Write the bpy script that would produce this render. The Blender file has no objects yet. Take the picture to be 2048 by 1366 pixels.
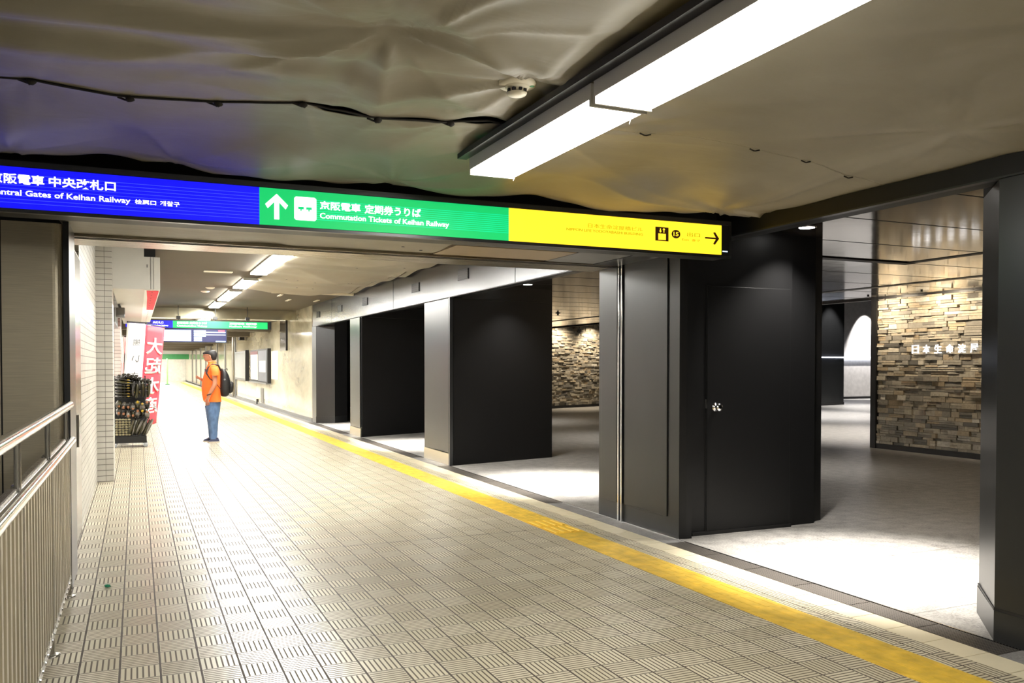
import bpy, bmesh, math, random
from mathutils import Vector, Matrix
random.seed(7)
scene = bpy.context.scene
COL = scene.collection

# ------------------------------------------------------------------ camera
H = 1.5
F_PX = 1690.0
def cam_basis(pitch, yaw, roll):
    p, y, r = map(math.radians, (pitch, yaw, roll))
    F = Vector((math.sin(y)*math.cos(p), math.cos(y)*math.cos(p), math.sin(p)))
    R = Vector((math.cos(y), -math.sin(y), 0)); U = R.cross(F)
    return R*math.cos(r)+U*math.sin(r), U*math.cos(r)-R*math.sin(r), F
_R, _U, _F = cam_basis(-1.17, 23.95, 0.03)
cd = bpy.data.cameras.new('camera'); cam = bpy.data.objects.new('camera', cd); COL.objects.link(cam)
cd.sensor_width = 36.0; cd.lens = F_PX/2048*36; cd.shift_y = 82/2048; cd.clip_end = 300; cd.clip_start = 0.05
cam.matrix_world = Matrix(((_R.x, _U.x, -_F.x, 0), (_R.y, _U.y, -_F.y, 0), (_R.z, _U.z, -_F.z, H), (0, 0, 0, 1)))
scene.camera = cam
# ------------------------------------------------------------------ world, exposure
w = bpy.data.worlds.new('world'); scene.world = w; w.use_nodes = True
w.node_tree.nodes['Background'].inputs[0].default_value = (0.5, 0.48, 0.45, 1)
w.node_tree.nodes['Background'].inputs[1].default_value = 0.05
scene.view_settings.view_transform = 'Standard'; scene.view_settings.look = 'None'
scene.view_settings.gamma = 1; scene.view_settings.exposure = 1.3
scene.view_settings.use_curve_mapping = False
scene.cycles.use_denoising = True
scene.cycles.max_bounces = 8; scene.cycles.diffuse_bounces = 4; scene.cycles.glossy_bounces = 5
scene.cycles.sample_clamp_indirect = 12
NEAR_LAMP, FAR_LAMP, END_LAMP = 11.5, 46.0, 60.0
SPOT_OPEN, SPOT_LOBBY, SPOT_STONE = 1500.0, 150.0, 42.0
SIGN_GAIN = 1.0

# ------------------------------------------------------------------ materials
def lin(c):
    return tuple((x/255/12.92 if x/255 <= .04045 else ((x/255+.055)/1.055)**2.4) for x in c)
class NT:
    def __init__(s, m): s.t = m.node_tree; s.n = s.t.nodes; s.l = s.t.links
    def node(s, typ, **k):
        n = s.n.new(typ)
        for a, b in k.items(): setattr(n, a, b)
        return n
    def put(s, sock, v):
        if isinstance(v, (int, float)): sock.default_value = v
        elif isinstance(v, tuple): sock.default_value = v if len(v) == len(sock.default_value) else (*v, 1)
        else: s.l.new(v, sock)
    def m(s, op, a, b=0.0, c=0.0):
        n = s.node('ShaderNodeMath', operation=op)
        s.put(n.inputs[0], a); s.put(n.inputs[1], b); s.put(n.inputs[2], c); return n.outputs[0]
    def mix(s, f, a, b):
        n = s.node('ShaderNodeMix', data_type='RGBA'); s.put(n.inputs[0], f)
        s.put(n.inputs[6], a); s.put(n.inputs[7], b); return n.outputs[2]
    def coords(s, which='Object'):
        tc = s.node('ShaderNodeTexCoord'); return tc.outputs[which]
    def sep(s, v):
        n = s.node('ShaderNodeSeparateXYZ'); s.l.new(v, n.inputs[0]); return n.outputs
    def noise(s, vec, scale=5, detail=4, rough=.5, dist=0):
        n = s.node('ShaderNodeTexNoise'); s.l.new(vec, n.inputs['Vector'])
        n.inputs['Scale'].default_value = scale; n.inputs['Detail'].default_value = detail
        n.inputs['Roughness'].default_value = rough; n.inputs['Distortion'].default_value = dist
        return n.outputs
    def scale(s, vec, sc):
        n = s.node('ShaderNodeMapping'); s.l.new(vec, n.inputs[0]); n.inputs['Scale'].default_value = sc; return n.outputs[0]
    def ramp(s, f, stops):
        n = s.node('ShaderNodeValToRGB'); s.l.new(f, n.inputs[0]); r = n.color_ramp
        while len(r.elements) < len(stops): r.elements.new(.5)
        for e, (p, c) in zip(r.elements, stops): e.position = p; e.color = (*c, 1) if len(c) == 3 else c
        return n.outputs[0]
    def bump(s, h, strength=.3, dist=.01):
        n = s.node('ShaderNodeBump'); n.inputs['Strength'].default_value = strength
        n.inputs['Distance'].default_value = dist; s.l.new(h, n.inputs['Height']); return n.outputs[0]
def base(name):
    m = bpy.data.materials.new(name); m.use_nodes = True
    return m, NT(m), m.node_tree.nodes['Principled BSDF']
def mat(name, rgb, rough=.5, metal=0.0, var=.12, scale=6, stretch=(1, 1, 1), bump=0.0, spec=.5, coat=0.0, alpha=1.0):
    m, t, b = base(name); c = lin(rgb)
    v = t.scale(t.coords(), stretch); n = t.noise(v, scale)
    col = t.ramp(n[0], [(.25, tuple(x*(1-var) for x in c)), (.75, tuple(min(1, x*(1+var)) for x in c))])
    t.l.new(col, b.inputs['Base Color'])
    b.inputs['Roughness'].default_value = rough; b.inputs['Metallic'].default_value = metal
    b.inputs['Specular IOR Level'].default_value = spec; b.inputs['Coat Weight'].default_value = coat
    b.inputs['Alpha'].default_value = alpha
    if bump: t.l.new(t.bump(n[0], bump, .01), b.inputs['Normal'])
    return m
def emit(name, rgb, strength, sample=True, raw=False):
    m, t, b = base(name); c = rgb if raw else lin(rgb)
    b.inputs['Base Color'].default_value = (*[min(1, x)*.3 for x in c], 1); b.inputs['Roughness'].default_value = .5
    b.inputs['Emission Color'].default_value = (*c, 1); b.inputs['Emission Strength'].default_value = strength
    if not sample:
        m.cycles.emission_sampling = 'NONE'
    return m
def brushed(name, rgb, rough=.3, stretch=(40, 40, .6), var=.12, metal=1.0):
    m, t, b = base(name); c = lin(rgb)
    n = t.noise(t.scale(t.coords(), stretch), 6, 5)
    col = t.ramp(n[0], [(.3, tuple(x*(1-var) for x in c)), (.7, tuple(min(1, x*(1+var)) for x in c))])
    t.l.new(col, b.inputs['Base Color']); b.inputs['Metallic'].default_value = metal
    r = t.m('MULTIPLY_ADD', n[0], .15, rough-.07); t.l.new(r, b.inputs['Roughness'])
    return m

def floor_tile_mat():
    m, t, b = base('ribbed_mosaic_tile'); W = .1833
    x, y, z = t.sep(t.coords())[:3]
    u = t.m('DIVIDE', t.m('SUBTRACT', x, -.2705), W); v = t.m('DIVIDE', t.m('SUBTRACT', y, 4.387), W)
    iu, iv = t.m('FLOOR', u), t.m('FLOOR', v); fu, fv = t.m('SUBTRACT', u, iu), t.m('SUBTRACT', v, iv)
    par = t.m('GREATER_THAN', t.m('ABSOLUTE', t.m('MODULO', t.m('ADD', iu, iv), 2.0)), .5)   # 1 -> ribs along the corridor
    rib = t.m('ADD', t.m('MULTIPLY', par, fu), t.m('MULTIPLY', t.m('SUBTRACT', 1.0, par), fv))
    r7 = t.m('FRACT', t.m('MULTIPLY', rib, 7.0))
    dr = t.m('MINIMUM', r7, t.m('SUBTRACT', 1.0, r7))
    groove = t.m('LESS_THAN', dr, .155)
    eu = t.m('MINIMUM', fu, t.m('SUBTRACT', 1.0, fu)); ev = t.m('MINIMUM', fv, t.m('SUBTRACT', 1.0, fv))
    inner = t.m('MULTIPLY', t.m('GREATER_THAN', eu, .045), t.m('GREATER_THAN', ev, .045))
    groove = t.m('MULTIPLY', groove, inner)
    wob = t.m('MULTIPLY', t.noise(t.coords(), 9, 2)[0], .022)
    joint = t.m('MAXIMUM', t.m('LESS_THAN', eu, t.m('ADD', wob, .017)), t.m('LESS_THAN', ev, .022))
    exp_ = t.m('LESS_THAN', t.m('ABSOLUTE', t.m('SUBTRACT', y, 6.925)), .006)
    joint = t.m('MAXIMUM', joint, exp_)
    wn = t.node('ShaderNodeTexWhiteNoise', noise_dimensions='2D'); cx = t.node('ShaderNodeCombineXYZ')
    t.l.new(iu, cx.inputs[0]); t.l.new(iv, cx.inputs[1]); t.l.new(cx.outputs[0], wn.inputs['Vector'])
    dirt = t.noise(t.coords(), 1.3, 6, .6)[0]
    a = t.mix(wn.outputs['Value'], lin((192, 184, 160)), lin((216, 209, 187)))
    a = t.mix(t.ramp(dirt, [(.40, (0, 0, 0)), (.80, (.30, .30, .30))]), a, lin((172, 158, 128)))
    # smooth cream border tiles beside the drain
    col = t.mix(groove, a, lin((84, 72, 56))); col = t.mix(joint, col, lin((66, 54, 44)))
    t.l.new(col, b.inputs['Base Color'])
    mask = t.m('MAXIMUM', groove, joint)
    rr = t.m('ADD', t.m('MULTIPLY', mask, .4), t.m('MULTIPLY_ADD', dirt, .03, .27)); t.l.new(rr, b.inputs['Roughness'])
    hgt = t.m('SUBTRACT', 1.0, mask); t.l.new(t.bump(hgt, .35, .002), b.inputs['Normal'])
    return m
def granite_mat(name, c1, c2, rough=.45, scale=60):
    m, t, b = base(name); co = t.coords()
    n1 = t.noise(co, scale, 6, .7)[0]; n2 = t.noise(co, 8, 4)[0]
    f = t.m('MULTIPLY_ADD', n2, .35, t.m('MULTIPLY', n1, .75))
    col = t.ramp(f, [(.38, lin(c1)), (.68, lin(c2))])
    x, y, z = t.sep(co)[:3]
    j1 = t.m('LESS_THAN', t.m('ABSOLUTE', t.m('SUBTRACT', t.m('FRACT', t.m('DIVIDE', t.m('SUBTRACT', y, 4.85), 1.2)), .0)), .006)
    j2 = t.m('LESS_THAN', t.m('FRACT', t.m('DIVIDE', t.m('SUBTRACT', x, 4.25), 1.2)), .004)
    col = t.mix(t.m('MULTIPLY', t.m('MAXIMUM', j1, j2), .8), col, lin((60, 56, 52)))
    t.l.new(col, b.inputs['Base Color']); b.inputs['Roughness'].default_value = rough
    t.l.new(t.bump(n1, .15, .003), b.inputs['Normal']); return m
def wall_tile_mat():
    m, t, b = base('white_wall_tile')
    x, y, z = t.sep(t.coords())[:3]
    s = t.m('DIVIDE', t.m('ADD', x, y), .112); k = t.m('DIVIDE', z, .072)
    fs, fk = t.m('FRACT', s), t.m('FRACT', k)
    j = t.m('MAXIMUM', t.m('LESS_THAN', fs, .045), t.m('LESS_THAN', fk, .10))
    n = t.noise(t.coords(), 3, 4)[0]
    a = t.ramp(n, [(.3, lin((176, 173, 165))), (.7, lin((196, 193, 186)))])
    t.l.new(t.mix(j, a, lin((95, 90, 84))), b.inputs['Base Color']); b.inputs['Roughness'].default_value = .42
    t.l.new(t.bump(t.m('SUBTRACT', 1.0, j), .3, .003), b.inputs['Normal']); return m
def marble_mat():
    m, t, b = base('polished_beige_marble'); co = t.coords()
    n = t.noise(t.scale(co, (1, .28, .8)), 1.5, 8, .62, .4)[0]
    col = t.ramp(n, [(.3, lin((120, 111, 88))), (.5, lin((166, 157, 132))), (.72, lin((194, 186, 162)))])
    x, y, z = t.sep(co)[:3]
    j = t.m('LESS_THAN', t.m('FRACT', t.m('DIVIDE', y, .93)), .010)
    low = t.noise(t.scale(co, (1, 1, 4)), 6, 5)[0]
    stain = t.m('MULTIPLY', t.m('LESS_THAN', z, t.m('MULTIPLY', low, .5)), .35)
    col = t.mix(stain, col, lin((110, 100, 84))); col = t.mix(t.m('MULTIPLY', j, .6), col, lin((110, 104, 92)))
    t.l.new(col, b.inputs['Base Color']); b.inputs['Roughness'].default_value = .11
    return m
def stone_mat():
    m, t, b = base('ledger_stone')
    at = t.node('ShaderNodeAttribute', attribute_name='tone', attribute_type='GEOMETRY')
    n = t.noise(t.coords(), 22, 6, .65)[0]
    c1 = t.ramp(at.outputs['Fac'], [(0, lin((104, 101, 95))), (.3, lin((150, 144, 131))), (.6, lin((184, 175, 156))), (.9, lin((160, 142, 114))), (1, lin((206, 200, 186)))])
    col = t.mix(t.ramp(n, [(.35, (.4, .4, .4)), (.7, (0, 0, 0))]), c1, lin((84, 76, 66)))
    t.l.new(col, b.inputs['Base Color']); b.inputs['Roughness'].default_value = .8
    t.l.new(t.bump(n, .7, .012), b.inputs['Normal']); return m
def lobby_ceiling_mat():
    m, t, b = base('dark_gloss_ceiling_panel')
    b.inputs['Base Color'].default_value = (*lin((120, 114, 108)), 1); b.inputs['Metallic'].default_value = .85
    n = t.noise(t.coords(), 4, 3)[0]
    t.l.new(t.m('MULTIPLY_ADD', n, .05, .07), b.inputs['Roughness'])
    t.l.new(t.bump(n, .04, .02), b.inputs['Normal']); return m
def grate_mat():
    m, t, b = base('perforated_steel_grate')
    x, y, z = t.sep(t.coords())[:3]
    a = t.m('FRACT', t.m('DIVIDE', x, .018)); c = t.m('FRACT', t.m('DIVIDE', y, .018))
    d = t.m('ADD', t.m('POWER', t.m('SUBTRACT', a, .5), 2.0), t.m('POWER', t.m('SUBTRACT', c, .5), 2.0))
    h = t.m('LESS_THAN', d, .10)
    t.l.new(t.mix(h, lin((112, 106, 100)), lin((22, 20, 20))), b.inputs['Base Color'])
    b.inputs['Metallic'].default_value = .6; b.inputs['Roughness'].default_value = .45
    t.l.new(t.bump(t.m('SUBTRACT', 1.0, h), .6, .003), b.inputs['Normal']); return m
def tarp_mat():
    m, t, b = base('grey_fire_retardant_tarpaulin'); co = t.coords()
    n = t.noise(co, 2.5, 5)[0]
    col = t.ramp(n, [(.3, lin((130, 123, 107))), (.7, lin((142, 135, 119)))])
    x, y, z = t.sep(co)[:3]
    wv = t.m('MULTIPLY', t.m('SINE', t.m('MULTIPLY', x, 900.0)), t.m('SINE', t.m('MULTIPLY', y, 900.0)))
    n2 = t.noise(t.scale(co, (1.2, 2.6, 1)), 2.2, 3, .45, 1.5)[0]
    t.l.new(col, b.inputs['Base Color']); b.inputs['Roughness'].default_value = .48
    b.inputs['Specular IOR Level'].default_value = .45
    t.l.new(t.bump(n2, .10, .03), b.inputs['Normal']); return m

M = {}
M['floor'] = floor_tile_mat(); M['granite'] = granite_mat('grey_granite', (96, 94, 92), (170, 167, 162), .42)
M['granite_dark'] = granite_mat('threshold_granite', (96, 94, 94), (150, 148, 146), .4)
M['walltile'] = wall_tile_mat(); M['marble'] = marble_mat(); M['stone'] = stone_mat(); M['lceil'] = lobby_ceiling_mat()
M['grate'] = grate_mat(); M['tarp'] = tarp_mat()
M['cream_tile'] = mat('smooth_cream_tile', (222, 212, 184), .22, var=.06, scale=3)
M['yellow'] = mat('yellow_tactile_rubber', (212, 176, 62), .45, var=.3, scale=9, bump=.2)
M['yellow_new'] = mat('new_yellow_tactile', (226, 180, 40), .4, var=.08)
M['yellow_bar'] = mat('yellow_tactile_bar', (238, 204, 92), .4, var=.1)
M['steel'] = brushed('brushed_stainless', (176, 172, 164), .28)
M['steel_v'] = brushed('brushed_steel_cladding', (196, 187, 166), .36, (.8, 40, 40), metal=.85)
M['steel_h'] = brushed('horizontal_brushed_trim', (156, 148, 132), .28, (.5, 40, 40))
M['chrome'] = mat('polished_steel', (222, 222, 224), .12, 1, var=.03)
M['louver'] = brushed('steel_infill', (176, 168, 148), .38, (20, 20, .5), metal=.7)
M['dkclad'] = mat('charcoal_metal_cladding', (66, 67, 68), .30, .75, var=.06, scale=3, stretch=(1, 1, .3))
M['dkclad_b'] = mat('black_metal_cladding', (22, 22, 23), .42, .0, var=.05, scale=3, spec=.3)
M['fascia'] = mat('charcoal_fascia_panel', (74, 75, 77), .26, .8, var=.05, scale=2)
M['black'] = mat('black_trim', (16, 16, 17), .5, var=.1)
M['void'] = mat('dark_void_slab', (22, 21, 20), .9, var=.1)
M['ceil'] = mat('brown_grey_ceiling_paint', (78, 69, 52), .75, var=.05, scale=1.5)
M['panelwood'] = mat('tan_soffit_panel', (146, 126, 96), .5, var=.08, scale=4, stretch=(1, 12, 1))
M['white'] = mat('white_paint', (200, 198, 192), .45, var=.03)
M['offwhite'] = mat('cream_plastic', (220, 212, 190), .4, var=.04)
M['grey'] = mat('grey_metal_box', (120, 120, 120), .4, .4)
M['rope'] = mat('dark_rope', (34, 28, 24), .8, var=.2, scale=60)
M['green'] = mat('green_label', (46, 130, 70), .5)
M['red_pvc'] = mat('red_banner_cloth', (236, 66, 84), .7, var=.05)
M['white_cloth'] = mat('white_banner_cloth', (246, 246, 244), .7, var=.02)
M['lamp_near'] = emit('near_diffuser_light', (1.0, .965, .88), NEAR_LAMP, raw=True)
M['lamp_far'] = emit('far_diffuser_light', (1.0, .97, .90), FAR_LAMP, raw=True)
M['lamp_end'] = emit('end_diffuser_light', (1.0, .97, .9), END_LAMP, raw=True)
M['e_blue'] = emit('blue_sign_light', (.004, .004, 1.0), .52*SIGN_GAIN, raw=True)
M['e_green'] = emit('green_sign_light', (.005, .66, .16), .38*SIGN_GAIN, raw=True)
M['e_yellow'] = emit('yellow_sign_light', (1.0, .60, .02), .75*SIGN_GAIN, raw=True)
M['e_white'] = emit('white_sign_lettering', (1, 1, 1), 1.0, False, raw=True)
M['e_led'] = emit('led_board_and_glint', (.55, .75, 1.0), .9, False, raw=True)
M['e_strip'] = emit('led_strip_glow', (.8, .85, 1.0), 6, True, raw=True)
M['e_down'] = emit('downlight_glow', (1, .97, .92), 8, False, raw=True)
M['signink'] = mat('brown_sign_ink', (70, 34, 10), .6)
M['signink2'] = emit('washed_sign_ink', (.34, .24, .0), .62, False, raw=True)
M['glasspane'] = mat('display_glass', (150, 154, 158), .06, .0, var=.02)
M['poster'] = mat('white_poster_paper', (214, 208, 192), .5)
M['slate'] = mat('slate_board', (104, 106, 114), .5)

# ------------------------------------------------------------------ mesh helpers
class MB:
    def __init__(s): s.v = []; s.f = []; s.mi = []; s.cur = 0; s.sm = []
    def add(s, vs, fs, smooth=False):
        k = len(s.v); s.v += [tuple(v) for v in vs]
        for f in fs: s.f.append(tuple(i+k for i in f)); s.mi.append(s.cur); s.sm.append(smooth)
        return s
    def box(s, x0, x1, y0, y1, z0, z1):
        vs = [(x, y, z) for x in (x0, x1) for y in (y0, y1) for z in (z0, z1)]
        return s.add(vs, [(0, 1, 3, 2), (4, 6, 7, 5), (0, 4, 5, 1), (2, 3, 7, 6), (0, 2, 6, 4), (1, 5, 7, 3)])
    def prism(s, poly, z0, z1):
        n = len(poly); vs = [(x, y, z0) for x, y in poly]+[(x, y, z1) for x, y in poly]
        fs = [tuple(range(n-1, -1, -1)), tuple(range(n, 2*n))]
        fs += [(i, (i+1) % n, n+(i+1) % n, n+i) for i in range(n)]
        return s.add(vs, fs)
    def quad(s, a, b, c, d): return s.add([a, b, c, d], [(0, 1, 2, 3)])
    def tube(s, pts, r, n=10, cap=True):
        pts = [Vector(p) for p in pts]; rings = []; rr = r if isinstance(r, (list, tuple)) else [r]*len(pts)
        up = None
        for i, p in enumerate(pts):
            d = (pts[min(i+1, len(pts)-1)]-pts[max(i-1, 0)]).normalized()
            if up is None: up = Vector((0, 0, 1)) if abs(d.z) < .9 else Vector((1, 0, 0))
            a = d.cross(up).normalized(); b2 = a.cross(d).normalized(); up = b2
            rings.append([p+(a*math.cos(t)+b2*math.sin(t))*rr[i] for t in [2*math.pi*j/n for j in range(n)]])
        vs = [v for r_ in rings for v in r_]; fs = []
        for i in range(len(pts)-1):
            for j in range(n): fs.append((i*n+j, i*n+(j+1) % n, (i+1)*n+(j+1) % n, (i+1)*n+j))
        s.add(vs, fs, True)
        if cap: s.add(rings[0], [tuple(range(n))]); s.add(rings[-1], [tuple(range(n-1, -1, -1))])
        return s
    def loft(s, rings, cap=True, smooth=True):
        n = len(rings[0]); vs = [v for r in rings for v in r]; fs = []
        for i in range(len(rings)-1):
            for j in range(n): fs.append((i*n+j, i*n+(j+1) % n, (i+1)*n+(j+1) % n, (i+1)*n+j))
        s.add(vs, fs, smooth)
        if cap: s.add(rings[0], [tuple(range(n-1, -1, -1))], smooth); s.add(rings[-1], [tuple(range(n))], smooth)
        return s
    def lathe(s, c, prof, n=24, axis='z'):
        rings = []
        for r, h in prof:
            ring = []
            for j in range(n):
                a = 2*math.pi*j/n; p = (r*math.cos(a), r*math.sin(a), h)
                if axis == 'y': p = (p[0], h, p[1])
                if axis == 'x': p = (h, p[0], p[1])
                ring.append((c[0]+p[0], c[1]+p[1], c[2]+p[2]))
            rings.append(ring)
        return s.loft(rings)
    def blob(s, c, rad, n=10, m=8, jit=0.0, rot=0.0):
        rings = []
        for i in range(1, m):
            t = math.pi*i/m; ring = []
            for j in range(n):
                a = 2*math.pi*j/n; k = 1+random.uniform(-jit, jit)
                x, y, z = rad[0]*math.sin(t)*math.cos(a)*k, rad[1]*math.sin(t)*math.sin(a)*k, rad[2]*math.cos(t)*k
                x, z = x*math.cos(rot)-z*math.sin(rot), x*math.sin(rot)+z*math.cos(rot)
                ring.append((c[0]+x, c[1]+y, c[2]+z))
            rings.append(ring)
        return s.loft(rings)
    def build(s, name, mats, parent=None, loc=None, bevel=0.0, subsurf=0):
        me = bpy.data.meshes.new(name); me.from_pydata(s.v, [], s.f)
        if not isinstance(mats, (list, tuple)): mats = [mats]
        for m_ in mats: me.materials.append(m_)
        for p, i, sm in zip(me.polygons, s.mi, s.sm): p.material_index = i; p.use_smooth = sm
        bm = bmesh.new(); bm.from_mesh(me); bmesh.ops.recalc_face_normals(bm, faces=bm.faces); bm.to_mesh(me); bm.free()
        o = bpy.data.objects.new(name, me); COL.objects.link(o)
        if loc is not None: o.location = loc
        if parent is not None: o.parent = parent
        if bevel:
            b = o.modifiers.new('bevel', 'BEVEL'); b.width = bevel; b.segments = 2; b.limit_method = 'ANGLE'
        if subsurf:
            u = o.modifiers.new('sub', 'SUBSURF'); u.levels = subsurf; u.render_levels = subsurf
        return o
def tag(o, label, cat, group=None, kind=None):
    o['label'] = label; o['category'] = cat
    if group: o['group'] = group
    if kind: o['kind'] = kind
    return o
def empty(name, loc, label, cat, group=None):
    o = bpy.data.objects.new(name, None); COL.objects.link(o); o.location = loc; o.empty_display_size = .1
    return tag(o, label, cat, group)
def struct(name, mb, m, **k):
    o = mb.build(name, m, **k); o['kind'] = 'structure'; return o
def rel(root):                       # world coordinates -> offset from the thing's base
    return tuple(-c for c in root.location)
def part(name, mb, m, root, **k):    # mb in world coordinates; origin moved to the thing's base
    return mb.build(name, m, parent=root, loc=rel(root), **k)
def sub(name, mb, m, par, **k):      # sub-part whose parent already carries the offset
    return mb.build(name, m, parent=par, **k)
def label_part(o, text): o['label'] = text; return o
def copy_thing(root, loc, label, group=None):
    c = root.copy(); COL.objects.link(c); c.location = loc; c['label'] = label
    if group: c['group'] = group
    for ch in root.children:
        d = ch.copy(); COL.objects.link(d); d.parent = c
        for g in ch.children:
            e = g.copy(); COL.objects.link(e); e.parent = d
    return c

def text_mesh(name, body, m, origin, xdir, ydir, width, height, depth=.002, bold=0.0, parent=None):
    """lettering stretched to width x height; origin = lower left corner, xdir/ydir unit vectors"""
    cu = bpy.data.curves.new(name, 'FONT'); cu.body = body; cu.size = 1; cu.offset = bold; cu.resolution_u = 3
    to = bpy.data.objects.new(name, cu); COL.objects.link(to)
    dg = bpy.context.evaluated_depsgraph_get(); dg.update()
    me = bpy.data.meshes.new_from_object(to.evaluated_get(dg)); bpy.data.objects.remove(to); bpy.data.curves.remove(cu)
    xs = [v.co.x for v in me.vertices]; ys = [v.co.y for v in me.vertices]
    if not xs: return None
    x0, x1, y0, y1 = min(xs), max(xs), min(ys), max(ys)
    sx, sy = width/(x1-x0), (height/(y1-y0) if height else width/(x1-x0))
    X, Y = Vector(xdir).normalized(), Vector(ydir).normalized(); Z = X.cross(Y); O = Vector(origin)
    bm = bmesh.new(); bm.from_mesh(me)
    for v in bm.verts: v.co = O+X*((v.co.x-x0)*sx)+Y*((v.co.y-y0)*sy)
    if depth:
        r = bmesh.ops.extrude_face_region(bm, geom=list(bm.faces))
        bmesh.ops.translate(bm, verts=[e for e in r['geom'] if isinstance(e, bmesh.types.BMVert)], vec=Z*depth)
        bmesh.ops.recalc_face_normals(bm, faces=bm.faces)
    bm.to_mesh(me); bm.free(); me.name = name; me.materials.clear(); me.materials.append(m)
    o = bpy.data.objects.new(name, me); COL.objects.link(o)
    if parent is not None:
        o.parent = parent; p = parent; o.location = rel(p) if p.parent is None else (0, 0, 0)
    return o
def spot(loc, energy, size=100, blend=.8, color=(1, .96, .9), target=None, rad=.04, parent=None):
    l = bpy.data.lights.new('spot_lamp', 'SPOT'); l.energy = energy; l.spot_size = math.radians(size); l.spot_blend = blend
    l.color = color; l.shadow_soft_size = rad
    o = bpy.data.objects.new('spot_lamp', l); COL.objects.link(o); o.location = loc
    d = Vector(target)-Vector(loc) if target else Vector((0, 0, -1))
    o.rotation_euler = d.to_track_quat('-Z', 'Y').to_euler(); return o

WX = 4.27           # face line of the right-hand pillars and wall
LX = -.47           # left wall face
CZ = 2.72           # lobby ceiling
# ================================================================== FLOORS
struct('floor', MB().box(LX, 3.87, -6, 86, -.12, 0), M['floor'])
b = MB()
y = -6.0
while y < 86:
    y1 = y+.25; b.box(3.873, 4.058, y+.003, y1-.003, -.05, 0.0); y = y1
struct('floor_border', b, M['cream_tile'])
struct('floor_bed', MB().box(3.86, 4.25, -6, 86, -.2, -.03), M['void'])
struct('floor_lobby', MB().box(4.25, 34, -6, 34, -.12, 0.0), M['granite'])
struct('trim_1', MB().box(4.244, 4.252, -4, 22.6, -.02, .004), M['chrome'])
# granite thresholds in front of each pillar
b = MB()
for a, c in ((-4, 2.95), (5.95, 8.2), (11.9, 13.15), (17.3, 18.4), (22.3, 46)):
    b.box(4.062, 4.242, a, c, -.05, 0.0)
struct('trim_2', b, M['granite_dark'])
# stairwell floor and steps behind the railing
b = MB()
b.box(-3, LX, -2, 2.2, -.12, 0)
for i in range(12): b.box(-3, LX-.03, 2.2+i*.3, 2.2+(i+1)*.3, -.17*(i+1)-.2, -.17*(i+1))
struct('floor_stairs', b, M['granite'])

# drain grates, one thing each
def grates(y0, y1, n, label, group):
    L = (y1-y0)/n
    for i in range(n):
        a = y0+i*L
        g = MB().box(4.066, 4.238, a+.004, a+L-.004, -.03, .001)
        o = g.build('drain_grate', M['grate']); tag(o, label, 'drain grate', group)
grates(2.95, 5.95, 6, 'perforated dark drain grate in the floor before the nearest lobby opening', 'drain grates before the nearest opening')
grates(8.2, 11.9, 6, 'perforated dark drain grate in the floor before the second lobby opening', 'drain grates before the second opening')
grates(13.15, 17.3, 7, 'dark drain grate in the floor before the third lobby opening', 'drain grates before the third opening')
grates(18.4, 22.3, 6, 'dark drain grate in the floor before the farthest lobby opening', 'drain grates before the farthest opening')

# tactile strip
root = empty('tactile_paving', (3.53, 0, 0), 'long worn yellow tactile paving strip running along the corridor floor', 'tactile paving')
b = MB(); b.box(3.378, 3.683, -4, 6.66, -.01, .004); b.box(3.378, 3.683, 7.31, 78, -.01, .004)
part('worn_strip', b, M['yellow'], root)
b = MB()
y = -4.0
while y < 78:
    if not (6.4 < y < 7.31):
        for k in range(4):
            x = 3.416+k*.076
            n = random.choice((1, 1, 2))
            b.box(x-.013, x+.013, y+.02, y+.27, .003, .0055)
    y += .3
part('worn_bar', b, M['yellow'], root)['kind'] = 'stuff'
for j in range(2):
    o = part('new_block', MB().box(3.378, 3.683, 6.662+j*.325, 6.985+j*.325-.003, -.01, .005), M['yellow_new'], root)
    label_part(o, 'newer tactile block with raised bars')
    bb = MB()
    for k in range(4):
        x = 3.416+k*.076
        bb.box(x-.013, x+.013, 6.69+j*.325, 6.95+j*.325, .004, .0115)
    sub('raised_bar', bb, M['yellow_bar'], o)

# ================================================================== LEFT SIDE
struct('wall_left', MB().box(-.8, LX, 8.6, 12.02, 0, 3.1), M['walltile'])
struct('trim_3', MB().box(-.62, LX+.004, 6.9, 8.6, 0, 2.46), M['steel'])
o = struct('wall_left', MB().box(-.8, -.28, 12.02, 12.75, 0, 3.1), M['walltile'])
for bb_ in ((-1.19, -.47, 12.76, 16.2), (-1.19, -.3, 19.0, 19.8), (-1.19, -.47, 19.81, 22), (-1.19, -.36, 24, 24.9), (-1.2, -.5, 27, 86), (-2.6, -1.2, 12, 26.9)):
    struct('wall_left', MB().box(*bb_, 0, 3.1), M['walltile'])
struct('wall_left', MB().box(-3.2, -3, -6, 9, -3, 3.1), M['white'])
# steel clad wall behind the stairwell
root = empty('steel_wall', (-1.4, 6.3, -2), 'tall brushed stainless steel wall panel behind the stair railing', 'steel panel')
cor = [(-.79, 6.3), (-.50, 6.3)]+[(-.50+.06*math.sin(a), 6.36-.06*math.cos(a)) for a in [math.pi/2*i/6 for i in range(1, 7)]]+[(-.44, 6.9), (-.79, 6.9)]
part('panel', MB().prism(cor, -2, 2.43), M['steel_v'], root)
part('panel', MB().box(-3, -.80, 6.3, 6.9, -2, 2.43), M['steel_v'], root)
part('panel_joint', MB().box(-.80, -.79, 6.31, 6.9, -2, 2.43), M['black'], root)
part('corner_post', MB().box(-.44, -.405, 6.33, 6.9, 0, 2.45), M['dkclad'], root)
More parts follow.
